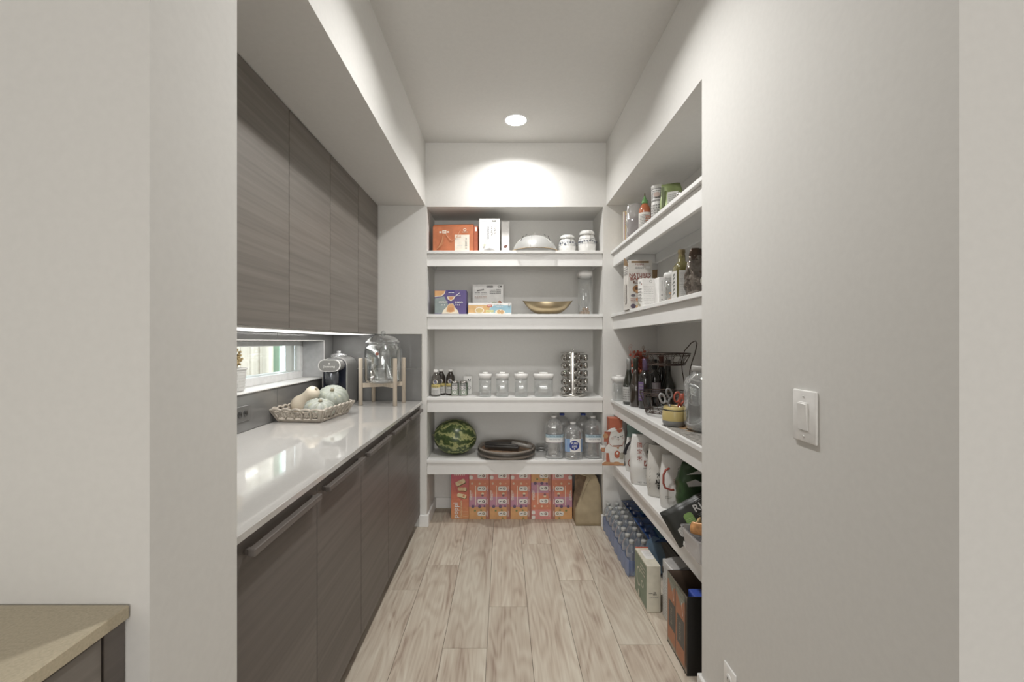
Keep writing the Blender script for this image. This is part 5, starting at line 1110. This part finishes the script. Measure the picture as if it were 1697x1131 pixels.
# dark and green bags near the front
GRN = col('#33502c', .3, .1, .35, 18, .3); DK_ = col('#2e302c', .35, .1, .1, 20, .2)
t = thing('salad_bag', 'glossy green and white plastic bag above the black bag', 'bag', (.92, 2.065, z), -.1)
bag_mb(.16, .10, .275, GRN, 31, .012, .6, .7, 16, 30).build('bag_body', t)
p = Print(lambda u, v, l: (u, -.072-l-.0, v)); p.poly([(-.07, .235), (-.02, .255), (.05, .245), (.06, .232), (-.01, .24)], WHITE); p.poly([(-.07, .20), (-.03, .215), (.0, .20), (.06, .205), (.06, .19), (-.01, .185), (-.06, .18)], WHITE); p.poly([(-.06, .10), (.06, .105), (.06, .135), (-.055, .13)], col('#a5a39c', .5)); p.text('NEW POTATO', .0, .118, .018, INK); p.poly([(-.02, .14), (.06, .14), (.06, .18), (.0, .18)], BLACK); p.build(t)
t = thing('black_pouch', 'large black pouch with green label lying over the shelf edge', 'pouch', (.832, 1.88, z+.088), 0, None, 0, 0)
b = MB(); NU, NV_ = 18, 12; vs_, fs = [], []
t.rotation_euler = (math.radians(-24), math.radians(-30), math.radians(-8))
pw, ph = .25, .155
for sd_ in (-1, 1):
    base_ = len(vs_)
    for i in range(NU+1):
        for j in range(NV_+1):
            u, v = i/NU*2-1, j/NV_*2-1; th_ = .026*max(0, (1-u**4)*(1-v**4))**.6; n_ = .006*noise.noise(Vector((u*3+sd_, v*3, 2))); vs_.append((u*pw/2, sd_*(th_+.0005)+n_, v*ph/2+.004*noise.noise(Vector((u*4, v*2, 7)))))
    for i in range(NU):
        for j in range(NV_): q = (base_+i*(NV_+1)+j, base_+(i+1)*(NV_+1)+j, base_+(i+1)*(NV_+1)+j+1, base_+i*(NV_+1)+j+1); fs.append(q)
b.add(vs_, fs, DK_, True); b.build('pouch_body', t)
p = Print(lambda u, v, l: (u, -.0275*(max(0, (1-(2*u/pw)**4)*(1-(2*v/ph)**4)))**.6-.005-l, v)); p.text('RI', .028, .030, .042, col('#c9c7c2', .5), 0, 1.1); p.text('KE', .098, -.005, .034, col('#c9c7c2', .5)); p.pill(-.045, -.022, -.005, .030, col('#7fa84c', .5)); p.bars(-.04, -.012, -.01, .01, 3, col('#a5c57a', .5), 3); p.pill(-.094, -.045, -.062, -.008, col('#cfcdc8', .5)); p.bars(-.09, -.041, -.066, -.012, 6, INKG, 4, .0012); p.bars(.012, -.002, .06, .010, 2, INKG, 5, .0016); p.bars(.03, .05, .09, .07, 3, INKG, 6, .0014)
p.poly([(-.05, -.072), (.0, -.068), (.0, -.035), (-.045, -.038)], col('#b5b3ae', .5)); p.build(t)
LAV = thin_glass('lavender_film', (.66, .66, .82), .25, .15, .6, .6, (.38, .38, .55)); t = thing('lavender_bag', 'translucent lavender plastic bag at the near end of the shelf', 'bag', (1.0, 1.935, z)); bag_mb(.12, .09, .26, LAV, 41, .012, .5, .8, 14, 26).build('bag_body', t)
BIN = thin_glass('bin_plastic', (.88, .88, .89), .22, .12, .6, .35, (.68, .68, .70))
t = thing('plastic_bin', 'translucent plastic bin of wrapped snacks at near end of lowest shelf', 'bin', (.845, 1.715, z), .0)
b = MB(); bw_, bl_ = .11, .085
def rq(w_, l_, z_, r=.02):
    P = []
    for sx, sy, a0 in ((1, 1, 0), (-1, 1, 1), (-1, -1, 2), (1, -1, 3)):
        for k in range(4): a = (a0+k/3)*PI/2; P.append((sx*(w_-r)+r*math.cos(a), sy*(l_-r)+r*math.sin(a), z_))
    return P
b.loft([rq(bw_*.9, bl_*.9, 0), rq(bw_, bl_, .088), rq(bw_+.006, bl_+.004, .090), rq(bw_+.006, bl_+.004, .095)], BIN, False, False); b.add(rq(bw_*.9, bl_*.9, 0), [tuple(range(16))], BIN); b.loft([rq(bw_*.87, bl_*.87, .003), rq(bw_*.97, bl_*.97, .092)], BIN, False, False); b.build('bin_body', t)
R = random.Random(8); pk_ = ['#cf8f45', '#d9b36b', '#c8552f', '#d9d6cf', '#3c3f94', '#d89a5c', '#b9b6b0']
sn = ['orange wrapped snack on top of the bin', 'yellow wrapped snack in the bin', 'red-orange wrapped snack in the bin', 'white wrapped snack in the bin', 'dark blue wrapped snack in the bin', 'light orange wrapped snack in the bin', 'grey wrapped snack in the bin']
for k, (dx, dy, dz) in enumerate(((-.025, -.01, .088), (-.0, .04, .085), (.025, -.045, .08), (.055, .01, .055), (.06, -.035, .082), (.07, .04, .045), (-.005, -.03, .05))):
    t = thing('wrapped_snack', sn[k], 'snack', (.835+dx-.045, 1.715+dy, z+dz+.006), R.uniform(-1, 1)); bb = bag_mb(.055, .026, .042, col(pk_[k], .3, .1, .3, 50, .5), 50+k, .004, .35, .8, 8, 16); bb.build('wrapper', t)
# floor, right side: water packs, cartons
ZF = .0005
def water_pack(label, x0, y0, nx, ny, sp, wrapx, seed):
    t = thing('water_pack', label, 'water bottles', (x0, y0, ZF)); first = None; R = random.Random(seed)
    for i in range(nx):
        for j in range(ny):
            if first is None:
                b = MB(); r = .0325
                b.lathe([(r*.8, 0), (r, .006), (r, .09)], WATERBLUE, 18, cap=False); b.lathe([(r, .09), (r*.96, .095), (r, .10), (r*.98, .125), (r*.80, .15), (r*.45, .166), (.0125, .172), (.0125, .178)], BOT, 18, cap=False); first = b.build('bottle', t)
                b = MB(); b.lathe([(.0145, .176), (.015, .178), (.015, .190), (.0135, .192), (.0005, .192)], col('#a9aaa6', .4), 14); cp = b.build('cap', first); o = first
            else:
                o = first.copy(); C.objects.link(o); o.parent = t; c2 = cp.copy(); C.objects.link(c2); c2.parent = o
            o.location = (.034+i*sp*.82, .036+j*sp, 0)
    L = ny*sp; b = MB(); FB = col('#27508a', .22, .0, .35, 22, .35, .5, .3); n = 14; W_ = wrapx[1]-wrapx[0]; vs_, fs = [], []
    for i in range(n+1):
        for j in range(n+1):
            u, v = i/n, j/n; vs_.append((wrapx[0]+W_*u, L*v, .197+.006*noise.noise(Vector((u*6, v*6, seed)))))
    for i in range(n):
        for j in range(n): q = (i*(n+1)+j, (i+1)*(n+1)+j, (i+1)*(n+1)+j+1, i*(n+1)+j+1); fs.append(q)
    k0 = len(vs_); 
    b.add(vs_, fs, FB, True); wr_ = b.build('shrink_wrap', t)
    p = Print(lambda u, v, l: (u, v, .204+l)); dkb = col('#1f3f86', .35); 
    for k in range(ny-1): v = (k+.7)*sp; p.poly([(wrapx[0]+.0, v-.03), (wrapx[0]+.035, v-.02), (wrapx[0]+.03, v+.035), (wrapx[0]+.005, v+.02)], dkb); p.line([(wrapx[0]+.01, v-.02), (wrapx[0]+.02, v+.02)], .006, WHITE)
    p.poly([(wrapx[0]+.06, .03), (wrapx[1]-.02, .02), (wrapx[1]-.02, L*.6), (wrapx[0]+.07, L*.5)], col('#2f6f8f', .3, 0, .3)); p.text('SPRING WATER', wrapx[0]+.12, L*.5, .03, col('#9fc3d6', .4), PI/2, 1); p.build(t, 'wrap_print')
    # lower skirt of film drawn round the front bottles
    b = MB(); pts = []
    for j in range(ny*8+1): yy = .036+(j/8-.5)*sp; pts.append((.0-.001+.007*(1-abs(math.cos(PI*(j/8-.5)))), yy))
    vs_ = [(x_, y_, z_) for z_ in (.004, .10) for x_, y_ in pts]; n = len(pts); b.add(vs_, [(i, i+1, n+i+1, n+i) for i in range(n-1)], WATERBLUE, True); b.build('film_skirt', t)
    return t
water_pack('shrink-wrapped pack of water bottles against the far wall', .700, 2.775, 3, 4, .075, (.135, .36), 1)
t = water_pack('shrink-wrapped pack of water bottles with torn film beside the cartons', .695, 2.43, 3, 4, .083, (.13, .36), 2)
b = MB(); LF = thin_glass('light_blue_film', (.55, .66, .78), .3, .1, .7, .5, (.30, .45, .62)); b.add([(.02, -.012, .02), (.08, -.014, .10), (.11, .0, .205), (.15, .02, .222), (.19, .03, .205), (.21, -.01, .12), (.20, -.014, .03), (.12, -.016, .12), (.15, -.006, .19)], [(0, 1, 7), (1, 2, 8, 7), (2, 3, 8), (3, 4, 5, 8), (5, 6, 7, 8), (0, 7, 6)], LF, True); b.build('torn_film', t)
CRB = col('#d3cdb9', .5); GRB = col('#7f8f76', .5)
w, d, h = .067, .195, .226; t = carton('appliance_box', 'cream and green narrow carton with black characters, standing on floor', 'box', (.699+w/2, 2.114+d/2, ZF), w, d, h, CRB)
p = Print(front(d)); p.text('一品', -.005, .090, .018, INK, sx=1.1); p.bars(-.02, .070, .022, .076, 1, INKG, 3); p.build(t)
p = Print(aisle(w)); p.rect(-d/2+.008, .012, d/2-.004, h-.008, GRB); p.line([(-.03+.03*math.cos(a*PI/8), .11+.045*math.sin(a*PI/8)) for a in range(2, 15)], .008, CRB); p.disc(.03, .10, .018, CRB); p.disc(.03, .10, .012, GRB); p.bars(.0, .15, .08, .2, 3, CRB, 4); p.disc(-.02, .03, .012, CRB, .02); p.build(t, 'side_print')
b = MB(); b.box(-w/2, d/2-.012, h, w/2, d/2-.006, h+.005, col('#b5563a', .5)); b.build('orange_lid_edge', t)
p = Print(topf(h)); p.pill(-.016, -.03, .030, .07, WH); p.line([(-.016, .066), (.030, .066)], .004, col('#b5563a', .5)); p.bars(-.008, -.01, .026, .055, 6, INKG, 5, .0016); p.build(t, 'top_print')
w, d, h = .16, .175, .270; t = carton('appliance_box', 'white carton with printed text between green and black cartons', 'box', (.771+w/2, 1.926+d/2, ZF), w, d, h, col('#d2d1ce', .5))
p = Print(aisle(w)); p.bars(-.07, .03, .075, .2, 14, INKG, 6, .0015); p.disc(-.055, .235, .013, INK, .017); p.build(t, 'side_print'); p = Print(topf(h)); p.poly([(-.03, -.08), (.05, -.08), (.03, .0), (-.05, .0)], col('#b4b3b2', .3)); p.build(t, 'top_print')
b = MB(); b.add([(-.08, .08, h+.0005), (-.03, .07, h+.018), (.04, .075, h+.012), (.07, .02, h+.02), (.0, -.02, h+.016), (-.07, -.03, h+.0005)], [(0, 1, 4, 5), (1, 2, 3, 4)], FOILC, True); b.build('plastic_wrap', t)
w, d, h = .225, .205, .312; BK = col('#191614', .55, 0, .25, 150); t = thing('wine_carton', 'black open-topped carton with two orange panels, nearest on floor', 'box', (.724+w/2, 1.711+d/2, ZF), -.0)
b = MB(); wt = .003
for q in ((-w/2, -d/2, w/2, -d/2+wt), (-w/2, d/2-wt, w/2, d/2), (-w/2, -d/2+wt, -w/2+wt, d/2-wt), (w/2-wt, -d/2+wt, w/2, d/2-wt)): b.box(q[0], q[1], 0, q[2], q[3], h, BK)
b.box(-w/2+wt, -d/2+wt, 0, w/2-wt, d/2-wt, .003, BK); b.build('body', t)
b = MB(); LN = col('#7a6350', .8); b.box(-w/2+wt, -d/2+wt, .01, -w/2+wt+.001, d/2-wt, h-.002, LN); b.box(-w/2+wt+.001, d/2-wt-.001, .01, w/2-wt, d/2-wt, h-.002, LN); b.build('lining', t)
p = Print(aisle(w)); TNF = col('#9c8f7b', .5); OP = col('#b46f42', .5); GY = col('#57534c', .5)
p.rect(-d/2, 0, d/2, h, TNF); p.rect(-d/2, 0, d/2, .006, BK)
for s_ in (0, 1):
    a = -d/2+.006+s_*(d/2); e = a+d/2-.012; c = (a+e)/2; p.rect(a, .024, e, h-.03, OP); p.poly([(a, h-.03), (e, h-.03), (e, h-.004), (a, h-.004)], col('#7b7d6c', .5)); p.poly([(a+.01, h-.03), (e-.01, h-.03), (c, h-.065)], col('#8b8b7b', .5)); p.rect(a+.010, .085, e-.010, .20, GY); p.text('BOTTLE', c-.004, .14, .020, TNF, PI/2, 1); p.bars(a+.014, .155, a+.02, .19, 4, TNF, 3); p.line([(c+.02, h-.04), (c+.03, h-.09)], .003, WH); p.line([(e+.0055, .01), (e+.0055, h-.01)], .004, GY)
p.build(t, 'side_print')
b = MB(); b.box(-.075, -.09, .255, -.02, -.02, .300, col('#2f4fb0', .4), .006, 2); tag(b.build('blue_packet', None, (.724+w/2, 1.711+d/2, ZF)), 'bright blue packet inside the black carton', 'packet')
b = MB(); b.lathe([(.004, .004), (.013, .004), (.013, .328), (.004, .328)], col('#b9ad93', .7), 18, cx=.812, cy=1.745, cap=False); tag(b.build('paper_roll', None, (0, 0, ZF)), 'cream paper roll standing inside the black carton', 'paper roll')
